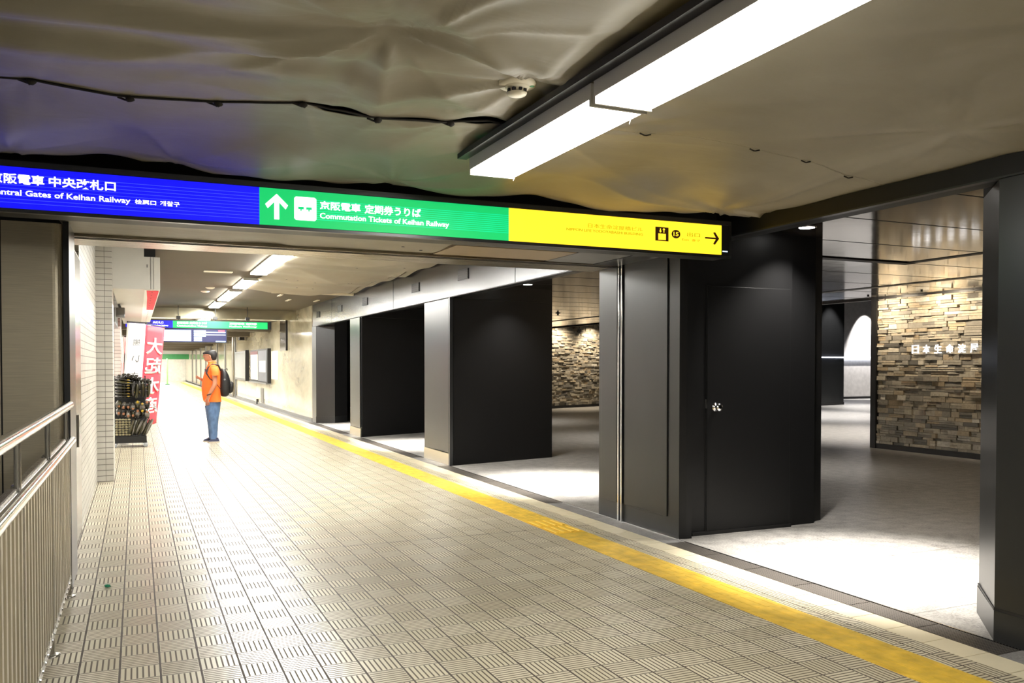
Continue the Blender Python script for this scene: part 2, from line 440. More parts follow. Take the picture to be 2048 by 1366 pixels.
# jamb with pull handle
root = empty('shutter_jamb', (LX, 7.6, 0), 'narrow bright steel shutter jamb strip beside the steel wall', 'shutter jamb')
part('strip', MB().box(-.5, LX+.010, 7.0, 8.55, 0, 2.44), mat('dull_steel_jamb', (128, 124, 118), .18, 1, var=.2, scale=4), root)
o = part('pull_handle', MB().tube([(LX+.035, 7.6, .84), (LX+.035, 7.6, 1.10)], .010).tube([(LX+.01, 7.6, .87), (LX+.035, 7.6, .87)], .007).tube([(LX+.01, 7.6, 1.07), (LX+.035, 7.6, 1.07)], .008), M['steel'], root)

# railing
RX = -.41
root = empty('stair_railing', (RX, 4.9, 0), 'stainless steel stair railing with double handrails and ribbed infill', 'railing')
part('top_rail', MB().tube([(RX, -1, 1.235), (RX, 6.3, 1.235)], .028, 16), M['chrome'], root)
part('lower_rail', MB().tube([(RX+.012, -1, 1.0), (RX+.012, 6.33, 1.0)], .026, 16), M['chrome'], root)
for a, c in ((-1, 1.2), (1.26, 2.46), (2.52, 3.72), (3.78, 4.88), (4.96, 6.1)):
    part('cap_bar', MB().box(RX-.045, RX-.008, a+.02, c-.02, .985, 1.03), M['steel'], root, bevel=.008)
for yy in (1.23, 2.49, 3.72, 4.92, 6.14):
    p = part('post', MB().tube([(RX-.01, yy, 0), (RX-.01, yy, .99)], .024, 14).tube([(RX-.01, yy, .99), (RX-.01, yy, 1.215)], .013, 12), M['steel'], root)
    sub('base_flange', MB().lathe((RX-.01, yy, 0), [(.05, 0), (.05, .006), (.025, .012)]), M['steel'], p)
b = MB(); yy = -1.0
while yy < 6.12:
    b.prism([(RX-.006, yy), (RX+.004, yy+.008), (RX+.010, yy+.02), (RX+.010, yy+.06), (RX+.004, yy+.072), (RX-.006, yy+.08)], .14, .97); yy += .105
part('ribbed_infill', b, M['louver'], root)
part('infill_backing', MB().box(RX-.012, RX-.006, -1, 6.12, .14, .97), mat('dark_infill_backing', (84, 78, 62), .5, .4), root)
b = MB().box(RX-.012, RX+.014, -1, 6.12, .10, .145); yy = -1
part('bottom_bar', b, M['steel'], root)
b = MB()
for k in range(60): b.lathe((RX+.014, -.9+k*.118, .122), [(.009, 0), (.006, .006)], 8, 'x')
part('bolt', b, M['chrome'], root)['kind'] = 'stuff'

# overhead white shop bulkhead on the left
root = empty('shop_bulkhead', (0, 12.3, 2.5), 'white boxed shop sign bulkhead hanging over the left side', 'bulkhead')
part('housing', MB().box(-.28, .10, 12.2, 22.5, 2.5, 3.05), M['white'], root)
part('sign_casing', MB().box(.10, .295, 12.2, 22.5, 2.502, 2.93), M['white'], root)
part('casing_seam', MB().box(.178, .184, 12.195, 12.2, 2.5, 2.93).box(.215, .218, 12.195, 12.2, 2.5, 2.93).box(.13, .145, 12.194, 12.2, 2.79, 2.83), M['grey'], root)
part('support_bracket', MB().box(.10, .24, 12.3, 12.5, 2.93, 3.07), M['black'], root)
o = part('underside_sign', MB().box(.105, .29, 12.25, 22.4, 2.494, 2.502), M['white_cloth'], root)
b = MB(); b.prism([(.13, 12.3), (.28, 12.3), (.28, 16.5), (.17, 16.5), (.15, 13.6)], 2.488, 2.495)
label_part(sub('red_panel', b, M['red_pvc'], o), 'red printed part of the sign underside')
b = MB()
for k in range(16): b.lathe((.2, 12.5+k*.55, 2.485), [(.008, 0), (.008, .004)], 8)
sub('rivet', b, M['black'], o)['kind'] = 'stuff'

# bright shopfront opening on the left
root = empty('shopfront', (-.5, 17.5, 0), 'brightly lit shop window between the tiled pilasters on the left wall', 'shopfront')
part('lit_display', MB().box(-1.1, -1.0, 16.23, 18.97, .1, 2.5), emit('shop_window_glow', (1, .95, .85), 1.6, raw=True), root)
part('shutter_box', MB().box(-.6, -.34, 16.23, 18.97, 2.25, 2.5), M['grey'], root)
part('floor_track', MB().box(-1.0, -.45, 16.23, 18.97, 0, .02), M['steel'], root)
root = empty('entrance_frame', (-.1, 21.3, 0), 'dark metal entrance frame behind the banners on the left', 'frame')
part('frame_post', MB().box(-.20, -.10, 21.4, 21.5, 0, 2.46), M['black'], root)
part('frame_header', MB().box(-.20, .35, 21.4, 21.5, 2.46, 2.52), mat('navy_header', (30, 24, 130), .4), root)
root = empty('ceiling_bracket', (-.3, 16, 2.3), 'grey electrical boxes mounted at the left wall under the bulkhead', 'junction box')
part('box_body', MB().box(-.3, -.17, 15.2, 15.5, 2.28, 2.44), M['grey'], root, bevel=.01)
part('pipe', MB().tube([(-.24, 15.3, 2.44), (-.26, 15.3, 2.5)], .02), M['grey'], root)

# ================================================================== RIGHT SIDE PILLARS
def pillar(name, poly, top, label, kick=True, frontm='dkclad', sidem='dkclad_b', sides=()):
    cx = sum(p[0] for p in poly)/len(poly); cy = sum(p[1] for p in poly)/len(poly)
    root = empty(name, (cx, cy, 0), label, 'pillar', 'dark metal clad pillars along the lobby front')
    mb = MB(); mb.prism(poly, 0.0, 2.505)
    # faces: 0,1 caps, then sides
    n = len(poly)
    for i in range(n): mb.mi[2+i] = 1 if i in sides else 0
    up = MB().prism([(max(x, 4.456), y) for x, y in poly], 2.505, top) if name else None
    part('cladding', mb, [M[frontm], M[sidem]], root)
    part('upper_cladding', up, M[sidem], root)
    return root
# third pillar (nearest of the plain ones)
P3 = [(WX, 13.115), (4.31, 11.863), (6.176, 12.30), (6.176, 13.4)]
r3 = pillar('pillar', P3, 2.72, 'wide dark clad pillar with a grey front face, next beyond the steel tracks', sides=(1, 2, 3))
part('front_panel', MB().box(4.258, 4.275, 11.93, 13.06, .19, 2.5), M['dkclad'], r3, bevel=.002)
part('kick_plate', MB().box(4.256, 4.275, 11.90, 13.10, 0, .175), M['steel_v'], r3)
part('edge_trim', MB().box(4.25, 4.30, 11.845, 11.90, 0, 2.51), M['dkclad'], r3)
P2 = [(WX, 18.335), (4.29, 17.356), (5.9, 18.0), (5.9, 19.0)]
r2 = pillar('pillar', P2, 2.72, 'dark clad pillar between the third and the farthest lobby openings', sides=(1, 2, 3))
part('front_panel', MB().box(4.258, 4.275, 17.42, 18.28, .19, 2.5), M['dkclad'], r2, bevel=.002)
part('kick_plate', MB().box(4.256, 4.275, 17.38, 18.32, 0, .175), M['steel_v'], r2)
P1 = [(4.25, 22.62), (4.25, 22.08), (4.694, 21.887), (5.092, 22.22), (5.4, 24.0), (4.3, 24.0)]
r1 = pillar('pillar', P1, 2.72, 'farthest dark clad pillar with angled faces where the marble wall begins', sides=(2, 3, 4))
part('kick_plate', MB().prism([(4.244, 22.60), (4.244, 22.075), (4.694, 21.88), (5.096, 22.216), (5.09, 22.26), (4.694, 21.9), (4.26, 22.1), (4.26, 22.6)], 0, .17), M['dkclad'], r1)
# pillar with door
P4 = [(4.262, 7.43), (4.262, 6.05), (4.33, 6.035), (4.385, 6.035), (4.43, 6.125), (5.56, 6.12), (5.56, 6.15), (5.88, 6.16), (5.88, 6.21), (6.05, 6.25), (6.05, 7.43)]
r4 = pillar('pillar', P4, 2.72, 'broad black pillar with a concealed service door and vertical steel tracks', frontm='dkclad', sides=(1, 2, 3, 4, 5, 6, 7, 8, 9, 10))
part('front_panel', MB().box(4.25, 4.265, 6.22, 6.93, .17, 2.46), M['dkclad'], r4, bevel=.002)
part('front_panel', MB().box(4.25, 4.265, 7.07, 7.36, .17, 2.46), M['dkclad'], r4, bevel=.002)
for a in (6.965, 7.02):
    label_part(part('steel_track', MB().box(4.235, 4.262, a-.012, a+.012, 0, 2.46), M['chrome'], r4, bevel=.003), 'bright vertical stainless track')
part('floor_edge_strip', MB().box(4.240, 4.262, 6.05, 6.95, 0, .006), M['chrome'], r4)
d = part('service_door', MB().box(4.60, 5.535, 6.112, 6.13, .02, 2.2), M['dkclad_b'], r4, bevel=.0015)
sub('door_gap', MB().box(4.592, 4.60, 6.118, 6.13, .02, 2.2).box(5.535, 5.543, 6.118, 6.13, .02, 2.2).box(4.592, 5.543, 6.118, 6.13, 2.2, 2.208), M['black'], d)
label_part(sub('door_knob', MB().lathe((4.69, 6.112, 1.13), [(.038, 0), (.038, -.006), (.016, -.008), (.014, -.03), (.03, -.038), (.036, -.052), (.030, -.066), (.012, -.07)], 24, 'y'), M['chrome'], d), 'round chrome door knob')
sub('strike_plate', MB().box(4.588, 4.594, 6.108, 6.13, 1.12, 1.2), M['steel'], d)
part('corner_trim', MB().box(4.40, 4.415, 6.10, 6.13, 0, 2.7).box(4.428, 4.436, 6.11, 6.13, 0, 2.7), M['black'], r4)
part('skirting', MB().box(4.44, 5.55, 6.10, 6.125, 0, .03), M['black'], r4)
# right edge pillar
P5 = [(4.265, 3.12), (4.662, 3.513), (5.6, 3.55), (5.6, -3), (4.265, -3)]
r5 = pillar('pillar', P5, 2.72, 'charcoal pillar with a flared corner at the right edge of the view', sides=(1, 2))
part('kick_plate', MB().prism([(4.258, 3.118), (4.655, 3.52), (4.67, 3.505), (4.275, 3.105), (4.275, -3), (4.258, -3)], 0, .165), M['dkclad'], r5)
part('shadow_groove', MB().prism([(4.262, 3.122), (4.658, 3.518), (4.668, 3.508), (4.272, 3.112), (4.272, -3), (4.262, -3)], .165, .18), M['black'], r5)

# fascia over the far openings with vents
root = empty('fascia', (WX, 15, 2.5), 'long charcoal metal fascia with square vents over the far lobby openings', 'fascia')
part('panel', MB().box(4.262, 4.45, 7.58, 22.60, 2.515, 3.2), M['fascia'], root)
part('edge_lip', MB().box(4.255, 4.30, 7.58, 22.6, 2.506, 2.517), M['black'], root)
for y_ in (9.5, 14.9, 20.2): part('panel_seam', MB().box(4.259, 4.263, y_, y_+.006, 2.52, 3.1), M['black'], root)
for c in (8.9, 11.3, 13.55, 16.95, 19.28, 21.8):
    v = part('vent_grille', MB().box(4.250, 4.266, c-.2, c+.2, 2.715, 2.865), M['black'], root)
    bb = MB()
    for k in range(4): bb.box(4.246, 4.252, c-.19, c+.19, 2.735+k*.035, 2.745+k*.035)
    sub('slat', bb, M['dkclad_b'], v)
root = empty('fascia', (WX, 3, 2.5), 'black beam fascia over the nearest lobby opening beneath the tarpaulin edge', 'fascia')
part('panel', MB().box(4.262, 4.45, -2.98, 6.04, 2.515, 2.9), M['dkclad_b'], root)
part('edge_lip', MB().box(4.25, 4.30, -2.98, 6.04, 2.507, 2.517), M['dkclad'], root)

# marble wall right far
struct('wall_right', MB().box(4.25, 4.6, 22.62, 86, 0, 3.1), M['marble'])
b = MB()
for y_ in (41.3, 46.3, 51, 55.5, 60, 65, 70, 75): b.box(4.2, 4.255, y_, y_+.25, 0, 3.05)
struct('trim_4', b, M['grey'])
struct('baseboard_right', MB().box(4.235, 4.252, 22.62, 86, 0, .09), M['grey'])
# end wall
struct('wall_end', MB().box(-2, 5, 85.9, 86.4, 0, 3.1), mat('white_end_wall', (240, 238, 228), .5))
struct('wall_back', MB().box(-3.2, 6, -6.2, -6, -.1, 3.1), M['white'])
struct('wall_right', MB().box(4.27, 4.5, -6, -3, 0, 3.1), M['marble'])

# ================================================================== CEILINGS
CF = 3.08
struct('ceiling', MB().box(-3.2, 4.45, 7.57, 25.0, CF, CF+.1), M['ceil'])
struct('ceiling', MB().box(-3.2, 4.6, 25.6, 86.4, 2.95, 3.2), M['ceil'])
struct('ceiling', MB().box(-3.2, 6, -6, 7.6, 3.0, 3.1), M['void'])
for y_ in (30, 36, 42.2, 48.2, 54.2, 60.2, 66.2, 72.2): struct('ceiling_beam', MB().box(-.5, 4.24, y_, y_+.6, 2.66, 2.95), M['ceil'])
root = empty('cross_beam', (2, 25.3, 2.8), 'shiny metal ceiling beam above the far hanging signs', 'beam')
part('beam_casing', MB().box(-.5, 4.25, 25.0, 25.6, 2.80, 3.1), mat('reflective_beam_panel', (190, 184, 160), .15, .85), root)
root = empty('lintel_sign', (2, 78, 2.3), 'green band over the white end wall at the far corridor end', 'sign')
part('sign_face', MB().box(1.2, 4.2, 79, 79.1, 2.0, 2.45), M['green'], root)
part('support', MB().box(1.2, 4.2, 79.1, 79.2, 2.0, 2.95), M['white'], root)
root = empty('green_barrier_post', (2.0, 70, 0), 'thin pale green post standing before the far end wall', 'post')
part('pole', MB().tube([(2.15, 70, 0), (2.15, 70, 2.0)], .06), mat('pale_green_paint', (150, 200, 130), .5), root)
part('foot', MB().box(2.0, 2.3, 69.8, 70.2, 0, .06), M['green'], root)

# lobby ceiling, edge trims and high part
struct('ceiling_lobby', MB().box(4.45, 12.32, -4, 30, CZ, CZ+.08), M['lceil'])
b = MB()
for k in range(-6, 25):
    y_ = 4.24+k*1.03; b.box(4.46, 12.3, y_-.006, y_+.006, CZ-.002, CZ+.001)
b.box(4.5, 8.46, 7.26, 7.40, CZ-.012, CZ+.001); b.box(8.34, 8.46, -3, 7.26, CZ-.006, CZ+.001)
b.box(10.46, 10.62, -3, 29, CZ-.006, CZ+.001)
struct('trim_5', b, M['black'])
struct('trim_6', MB().box(12.26, 12.36, 4, 30, CZ-.03, CZ+.3), M['black'])
struct('ceiling_lobby', MB().box(12.3, 34, -4, 34, 4.6, 4.7), M['dkclad'])
struct('wall_lobby', MB().box(12.3, 12.4, 11.4, 30, CZ, 4.6).box(12.3, 12.4, -4, 4, 0, 4.6), M['dkclad'])
struct('wall_lobby', MB().box(5.6, 12.3, -4.1, -4, 0, 2.8).box(12.3, 34, -4.1, -4, 0, 4.7), M['dkclad_b'])
# stone walls
def stone_wall(name, O, D, L, zt, label, seed, nrm):
    rnd = random.Random(seed); O = Vector((*O, 0)); D = Vector((*D, 0)).normalized(); N = Vector((*nrm, 0)).normalized()
    root = empty(name, O, label, 'stone wall')
    me_v, me_f, tone = [], [], []
    z = .09
    while z < zt-.01:
        h = rnd.choice((.04, .05, .065, .08, .095)); h = min(h, zt-z); s = -rnd.uniform(0, .2)
        while s < L:
            l = rnd.uniform(.08, .34); dz = rnd.uniform(0, .045); g = .0025
            a, c = max(0, s)+g, min(L, s+l)-g
            if c-a > .02:
                tl = rnd.uniform(-.01, .01); t_ = rnd.random()
                sub_ = 2 if (rnd.random() < .35 and h > .06) else 1
                for q in range(sub_):
                    z0, z1 = z+q*h/sub_+g, z+(q+1)*h/sub_-g; dd = dz+rnd.uniform(-.008, .01)
                    k = len(me_v)
                    for (ss, zz, ex) in ((a, z0, dd), (c, z0, dd+tl), (c, z1, dd+tl*.3), (a, z1, dd-tl)):
                        me_v.append(O+D*ss+N*(.012+ex)+Vector((0, 0, zz)))
                    for (ss, zz) in ((a, z0), (c, z0), (c, z1), (a, z1)): me_v.append(O+D*ss-N*.02+Vector((0, 0, zz)))
                    fs = [(0, 1, 2, 3), (4, 5, 1, 0), (5, 6, 2, 1), (6, 7, 3, 2), (7, 4, 0, 3)]
                    me_f += [tuple(i+k for i in f) for f in fs]; tone += [min(1, max(0, t_+rnd.uniform(-.1, .1)))]*8
            s += l
        z += h
    me = bpy.data.meshes.new('stone_cladding'); me.from_pydata([v-O for v in me_v], [], me_f)
    at = me.attributes.new('tone', 'FLOAT', 'POINT')
    for i, t_ in enumerate(tone): at.data[i].value = t_
    bm = bmesh.new(); bm.from_mesh(me); bmesh.ops.recalc_face_normals(bm, faces=bm.faces); bm.to_mesh(me); bm.free()
    me.materials.append(M['stone']); so = bpy.data.objects.new('stone_cladding', me); COL.objects.link(so); so.parent = root
    bk = MB(); e = O+D*L
    bk.prism([(O.x-N.x*.02, O.y-N.y*.02), (e.x-N.x*.02, e.y-N.y*.02), (e.x-N.x*.4, e.y-N.y*.4), (O.x-N.x*.4, O.y-N.y*.4)], 0, zt)
    part('backing', bk, M['black'], root)
    bb = MB().prism([(O.x-N.x*.02, O.y-N.y*.02), (e.x-N.x*.02, e.y-N.y*.02), (e.x+N.x*.06, e.y+N.y*.06), (O.x+N.x*.06, O.y+N.y*.06)], 0, .09)
    part('base_trim', bb, M['black'], root)
    return root, O, D, N
rs, O_, D_, N_ = stone_wall('stone_wall', (12.3, 5.2), (0, 1), 6.1, 2.70, 'beige split-face stone wall carrying white building lettering', 3, (-1, 0))
part('end_trim', MB().box(12.22, 12.75, 11.3, 11.42, 0, 2.72), M['black'], rs)
tx = '日本生命淀屋'
for i, ch in enumerate(tx):
    yy = 10.53-i*.2235
    text_mesh('letter', ch, M['e_white'], (12.23, yy, 1.705), (0, -1, 0), (0, 0, 1), .14, .145, .01, .012, rs)
stone_wall('stone_wall', (13.0, 26.15), (2.6, .95), 2.85, 2.98, 'distant stone wall seen between two dark pillars', 5, (.95, -2.6))[0]
# dark back wall stretch and trim beside the distant stone wall
root = empty('wall_panel', (16.3, 27.2, 0), 'black panel edge beside the distant stone wall', 'wall panel')
part('panel', MB().prism([(15.72, 27.13), (16.2, 27.3), (16.2, 27.8), (15.72, 27.6)], 0, 4.5), M['black'], root)
part('base', MB().prism([(15.7, 27.08), (16.22, 27.26), (16.2, 27.32), (15.7, 27.14)], 0, .1), M['dkclad_b'], root)
# far lobby walls
root = empty('wall_panel', (24, 24.2, 0), 'dark grey wall with a soft light pool and thin light line at the lobby back', 'wall panel')
part('panel', MB().prism([(20.5, 23.4), (24.79, 24.456), (25.1, 24.9), (20.5, 23.9)], .1, 4.6), M['dkclad'], root)
part('base', MB().prism([(20.5, 23.38), (24.80, 24.436), (25.1, 24.9), (20.5, 23.9)], 0, .1), M['black'], root)
label_part(part('light_line', MB().prism([(20.5, 23.35), (24.76, 24.40), (24.76, 24.44), (20.5, 23.39)], 1.79, 1.82), M['e_strip'], root), 'thin glowing handrail line')
root = empty('wall_panel', (29.5, 28.4, 0), 'pale wall brightly washed by a ceiling spot at the lobby back', 'wall panel')
part('panel', MB().box(26, 33, 28.45, 28.8, .1, 4.6), mat('pale_plaster', (196, 192, 188), .6), root)
part('base', MB().box(26, 33, 28.42, 28.8, 0, .1), M['black'], root)
label_part(part('light_line', MB().box(26, 33, 28.35, 28.42, 1.83, 1.86), M['e_strip'], root), 'thin glowing handrail line')
struct('wall_lobby', MB().box(5, 34, 30, 30.2, 0, 4.7).box(33.8, 34, -4, 30, 0, 4.7), M['dkclad_b'])
spot((30.0, 27.6, 4.5), 900, 60, .5, (1, .97, .95), (30.1, 28.45, 2.0))
spot((23.9, 23.2, 4.5), 260, 60, .6, (1, .97, .95), (23.95, 24.2, 2.0))

# downlights
spot((14.5, 14.5, 4.5), 900, 90, .9, (1, .93, .85)); spot((19, 19.5, 4.5), 1200, 90, .9, (1, .96, .92)); spot((24.5, 22.0, 4.5), 900, 80, .9)  # spots without fixtures, added to brighten the rear lobby floor
def downlight(x, y, z, label, energy, size=110, color=(1, .95, .87), tilt=None):
    root = empty('downlight', (x, y, z), label, 'downlight', 'recessed lobby downlights')
    part('trim_ring', MB().lathe((x, y, z), [(.075, -.002), (.085, -.006), (.085, 0), (.07, 0)], 24), M['chrome'], root)
    part('lens', MB().lathe((x, y, z), [(.068, -.004), (.068, 0)], 20), M['e_down'], root)
    s = spot((x, y, z-.02), energy, size, .9, color, tilt)
    s.parent = root; s.location = (0, 0, -.02)
    return root
downlight(5.43, 5.80, CZ, 'round bright downlight in front of the black door pillar', SPOT_OPEN*.06)
downlight(5.41, 11.6, CZ, 'round downlight in front of the wide pillar face', SPOT_OPEN*.04)
for (yy, e, lab) in ((4.6, .9, 'nearest'), (9.6, 1, 'second'), (15.3, 1, 'third'), (20.4, .8, 'farthest')):
    downlight(4.95, yy, CZ, 'recessed downlight hidden behind the fascia over the %s opening' % lab, SPOT_OPEN*e*.62, 64)
for (xx, yy, lab) in ((8.5, 10.0, 'middle'), (9.2, 15.0, 'deep'), (9.5, 20.5, 'rear')):
    downlight(xx, yy, CZ, 'recessed downlight over the %s part of the lobby floor' % lab, SPOT_LOBBY*.6, 90)
for yy in (6.6, 7.7, 8.8, 9.9, 11.0):          # wall washers sitting in the dark ceiling slot
    root = empty('track_spot', (11.7, yy, CZ), 'small black track spotlight washing the lettered stone wall', 'spotlight', 'track spots before the stone wall')
    part('head', MB().lathe((11.7, yy, CZ), [(.018, 0), (.018, -.02), (.01, -.02)], 14), M['black'], root)
    s_ = spot((11.2, yy, CZ-.04), SPOT_STONE*1.1, 130, 1, (1, .84, .62), (12.3, yy, 2.0)); s_.parent = root; s_.location = (0, 0, -.04)
for k, (xx, yy) in enumerate(((13.4, 25.7), (15.0, 26.25))):
    spot((xx, yy, 3.0), 130, 120, .8, (1, .84, .62), (xx-.1+.3, yy+.55, 1.2))
root = empty('sprinkler', (9.0, 17.62, CZ), 'small dark sprinkler head on the lobby ceiling', 'sprinkler')
part('head', MB().lathe((9.0, 17.62, CZ), [(.06, 0), (.06, -.01), (.02, -.02), (.02, -.05), (.05, -.055)], 16), M['black'], root)

# ================================================================== TARPAULIN CEILING (near)
SEAM = [(-3, 4.3), (-.41, 4.22), (-.02, 4.25), (.36, 4.21), (.73, 4.08), (1.09, 4.08), (1.47, 4.08), (1.81, 3.91), (2.43, 3.77), (3.17, 3.80), (3.56, 3.82), (3.94, 3.87), (4.3, 3.9)]
def seam_y(x):
    for (a, ya), (b_, yb) in zip(SEAM, SEAM[1:]):
        if a <= x <= b_: return ya+(yb-ya)*(x-a)/(b_-a)
    return SEAM[0][1] if x < -3 else SEAM[-1][1]
ANCH = [(.88, 3.12, .042, .9), (1.60, 3.42, .030, .8), (2.0, 4.05, .03, .7), (3.98, 5.14, .05, 1.2), (1.47, 5.14, .03, .6), (1.81, 3.91, .015, .5), (.73, 4.08, .012, .4), (1.09, 4.08, .012, .4), (1.47, 4.08, .014, .5), (-.41, 4.22, .012, .4), (3.1, 1.9, .012, .7), (3.8, 3.0, .015, .7), (.2, 5.15, .02, .5), (-.6, 5.15, .02, .5)]
_rp = random.Random(11); APH = [(_rp.uniform(0, 6.28), _rp.randint(3, 5), _rp.uniform(0, 6.28), _rp.randint(6, 9)) for _ in ANCH]
def ridge(t):                      # sharp crest, wide trough
    return (1-abs(math.sin(t)))**3
def tarp_z(x, y):
    z = 2.735
    dy_ = .125*max(0, (y-4.3)/.95)**1.3                    # falls to the sign top
    dx_ = .105*max(0, min(1, (x-2.6)/1.65))**1.6           # falls to the right fascia
    z -= max(dy_, dx_)+.25*min(dy_, dx_)*max(0, 1-max(0, x-3.2))
    z -= .05*math.exp(-((x+.2)/1.3)**2-((y-3.1)/.8)**2)*.8
    for (ax, ay, am, R_), (p1, n1, p2, n2) in zip(ANCH, APH):
        dx, dy = x-ax, y-ay; r = math.hypot(dx, dy); 
        if r > R_*3: continue
        th = math.atan2(dy, dx); k = math.exp(-(r/R_)**1.3)*min(1, r/.10)
        z += am*.9*math.exp(-(r/.25))
        z += am*k*(-ridge(th*n1/2+p1)*1.3-.55*ridge(th*n2/2+p2)+.3*math.sin(th*n2+p2))*min(1, .35+r)
    # long folds running along the corridor cross direction on the left
    env = math.exp(-((y-3.35)/.55)**2)*max(0, min(1, (1.7-x)/1.2))
    z += .020*env*math.sin(y*15+.5*math.sin(x*1.5)-x*.8)
    env = math.exp(-((y-4.9)/.4)**2)
    z += .022*env*math.sin(x*5.2+1.5*math.sin(y*4))*min(1, max(0, 4-x))
    z += .010*math.sin(x*2.3+y*1.7)+.007*math.sin(x*5.1-y*3.3)
    return z
def sheet(name, x0, x1, nx, ylo, yhi, ny, label):
    vs, fs = [], []
    for i in range(nx+1):
        x = x0+(x1-x0)*i/nx; a, c = ylo(x), yhi(x)
        for j in range(ny+1):
            y = a+(c-a)*j/ny; vs.append((x, y, tarp_z(x, y)))
    for i in range(nx):
        for j in range(ny):
            k = i*(ny+1)+j; fs.append((k, k+ny+1, k+ny+2, k+1))
    me = bpy.data.meshes.new(name); me.from_pydata(vs, [], fs); me.materials.append(M['tarp'])
    for p in me.polygons: p.use_smooth = True
    o = bpy.data.objects.new(name, me); COL.objects.link(o)
    so = o.modifiers.new('thick', 'SOLIDIFY'); so.thickness = .003; so.offset = 1
    return tag(o, label, 'tarpaulin')
def gap(x):
    g = .006 if x < 1.85 else -.004
    for (a, c, m_) in ((.75, 1.06, .055), (1.12, 1.45, .012), (1.48, 1.80, .065)):
        if a < x < c: g += m_*math.sin(math.pi*(x-a)/(c-a))
    return g
sheet('tarpaulin', -2.98, 4.262, 300, lambda x: -3, lambda x: seam_y(x)-gap(x), 300, 'large grey tarpaulin stretched under the near ceiling, nearer sheet')
hem = lambda x: 5.19+.015*math.sin(x*7)+.012*math.sin(x*17+1)
sheet('tarpaulin', -2.98, 4.262, 420, lambda x: seam_y(x)+gap(x), hem, 90, 'grey tarpaulin sheet drooping down to the illuminated hanging sign')
# lacing rope
root = empty('lacing_rope', (.7, 4.1, 2.7), 'dark rope with knots lacing the two ceiling tarpaulins together', 'rope')
pts = []
x = -2.5
while x < 1.83:
    y = seam_y(x); pts.append((x, y-gap(x)*.2, tarp_z(x, y)-.004)); x += .06
part('rope_line', MB().tube(pts, .0055, 6), M['rope'], root)
for (x, y) in SEAM[1:8]:
    k = MB(); z = tarp_z(x, y)-.012
    k.blob((x, y, z), (.020, .014, .016), 10, 8, .15)
    k.tube([(x-.05, y+.012, z+.006), (x-.01, y+.01, z-.006), (x+.02, y, z)], .005, 6)
    part('knot', k, M['rope'], root)
for i, (x, y) in enumerate(SEAM[8:12]):
    z = tarp_z(x, y)-.004
    k = MB().tube([(x-.03, y, z), (x-.01, y-.012, z-.012), (x+.01, y, z-.008), (x+.035, y-.006, z-.002)], .004, 6)
    tag(k.build('tie_string', M['rope']), ('short dark tie poking through the tarpaulin just right of the long lamp', 'small tie knot in the tarpaulin seam, second right of the lamp', 'small tie knot in the tarpaulin seam, third right of the lamp', 'loose string loop in the tarpaulin seam near the black beam')[i], 'tie')
# smoke detector
DX, DY = 1.56, 3.46; DZ = tarp_z(DX, DY)-.004
root = empty('smoke_detector', (DX, DY, DZ), 'round cream smoke detector poking out of the tarpaulin ceiling', 'smoke detector')
part('base_plate', MB().lathe((DX, DY, DZ), [(.085, .015), (.088, 0), (.082, -.012), (.03, -.014)], 32), M['offwhite'], root)
part('sensor_head', MB().lathe((DX, DY, DZ), [(.055, -.012), (.052, -.022), (.036, -.024), (.034, -.038), (.046, -.042), (.040, -.052), (.01, -.055)], 32), M['offwhite'], root)
b = MB()
for k in range(8):
    a = k*math.pi/4; b.box(DX+.037*math.cos(a)-.007, DX+.037*math.cos(a)+.007, DY+.037*math.sin(a)-.007, DY+.037*math.sin(a)+.007, DZ-.037, DZ-.026)
part('vent_slot', b, M['black'], root)
part('sticker', MB().lathe((DX+.06, DY-.03, DZ-.012), [(.011, 0), (.011, -.002)], 14), M['green'], root)
# lamps
def fixture(x, y0, y1, z, wid, m, label, group, strings=(), hh=.065):
    cy = (y0+y1)/2
    root = empty('fluorescent_lamp', (x, cy, z), label, 'ceiling lamp', group)
    h = wid/2
    tr = MB().box(x-h, x+h, y0, y1, z, z+hh)
    part('housing', tr, M['white'], root)
    part('diffuser', MB().box(x-h+.012, x+h-.012, y0+.015, y1-.015, z-.028, z+.001), m, root, bevel=.006)
    part('end_cap', MB().box(x-h, x+h, y0, y0+.014, z-.030, z+.002), M['white'], root)
    part('end_cap', MB().box(x-h, x+h, y1-.014, y1, z-.030, z+.002), M['white'], root)
    for sx, sy in strings:
        part('hanging_string', MB().tube([(sx, sy, z), (sx+.004, sy, z-.02), (sx-.006, sy, z-.05)], .0018, 5), M['white'], root)
    return root
LZ = 2.608
near = 'near corridor lamps under the tarpaulin'
fixture(1.872, 3.10, 4.50, LZ, .275, M['lamp_near'], 'long glowing ceiling lamp ending just before the green sign', near, ((1.99, 4.45), (1.99, 3.2)))
fixture(1.872, 1.58, 3.075, LZ, .275, M['lamp_near'], 'long glowing ceiling lamp running out of the top of the view', near)
fixture(1.872, .05, 1.56, LZ, .275, M['lamp_near'], 'glowing ceiling lamp above and behind the camera position', near)
fixture(1.872, -1.5, .02, LZ, .275, M['lamp_near'], 'glowing ceiling lamp just behind the viewpoint', near)
fixture(1.872, -3.1, -1.55, LZ, .275, M['lamp_near'], 'glowing ceiling lamp well behind the viewpoint', near)
fixture(-1.5, -4.6, -3.1, 2.62, .275, M['lamp_near'], 'added lamp over the stair side behind the viewpoint, lighting the steel wall', near)  # unseen lamp added to brighten what the steel wall reflects
fixture(-1.5, -2.4, -.9, 2.62, .275, M['lamp_near'], 'added lamp over the stairs behind the viewpoint, reflected in the steel wall', near)  # second unseen lamp added for the steel wall reflection
b = MB().box(1.68, 1.735, -2, 4.55, 2.675, 2.705)  # black strip stands in for the shade between lamp housing and tarpaulin
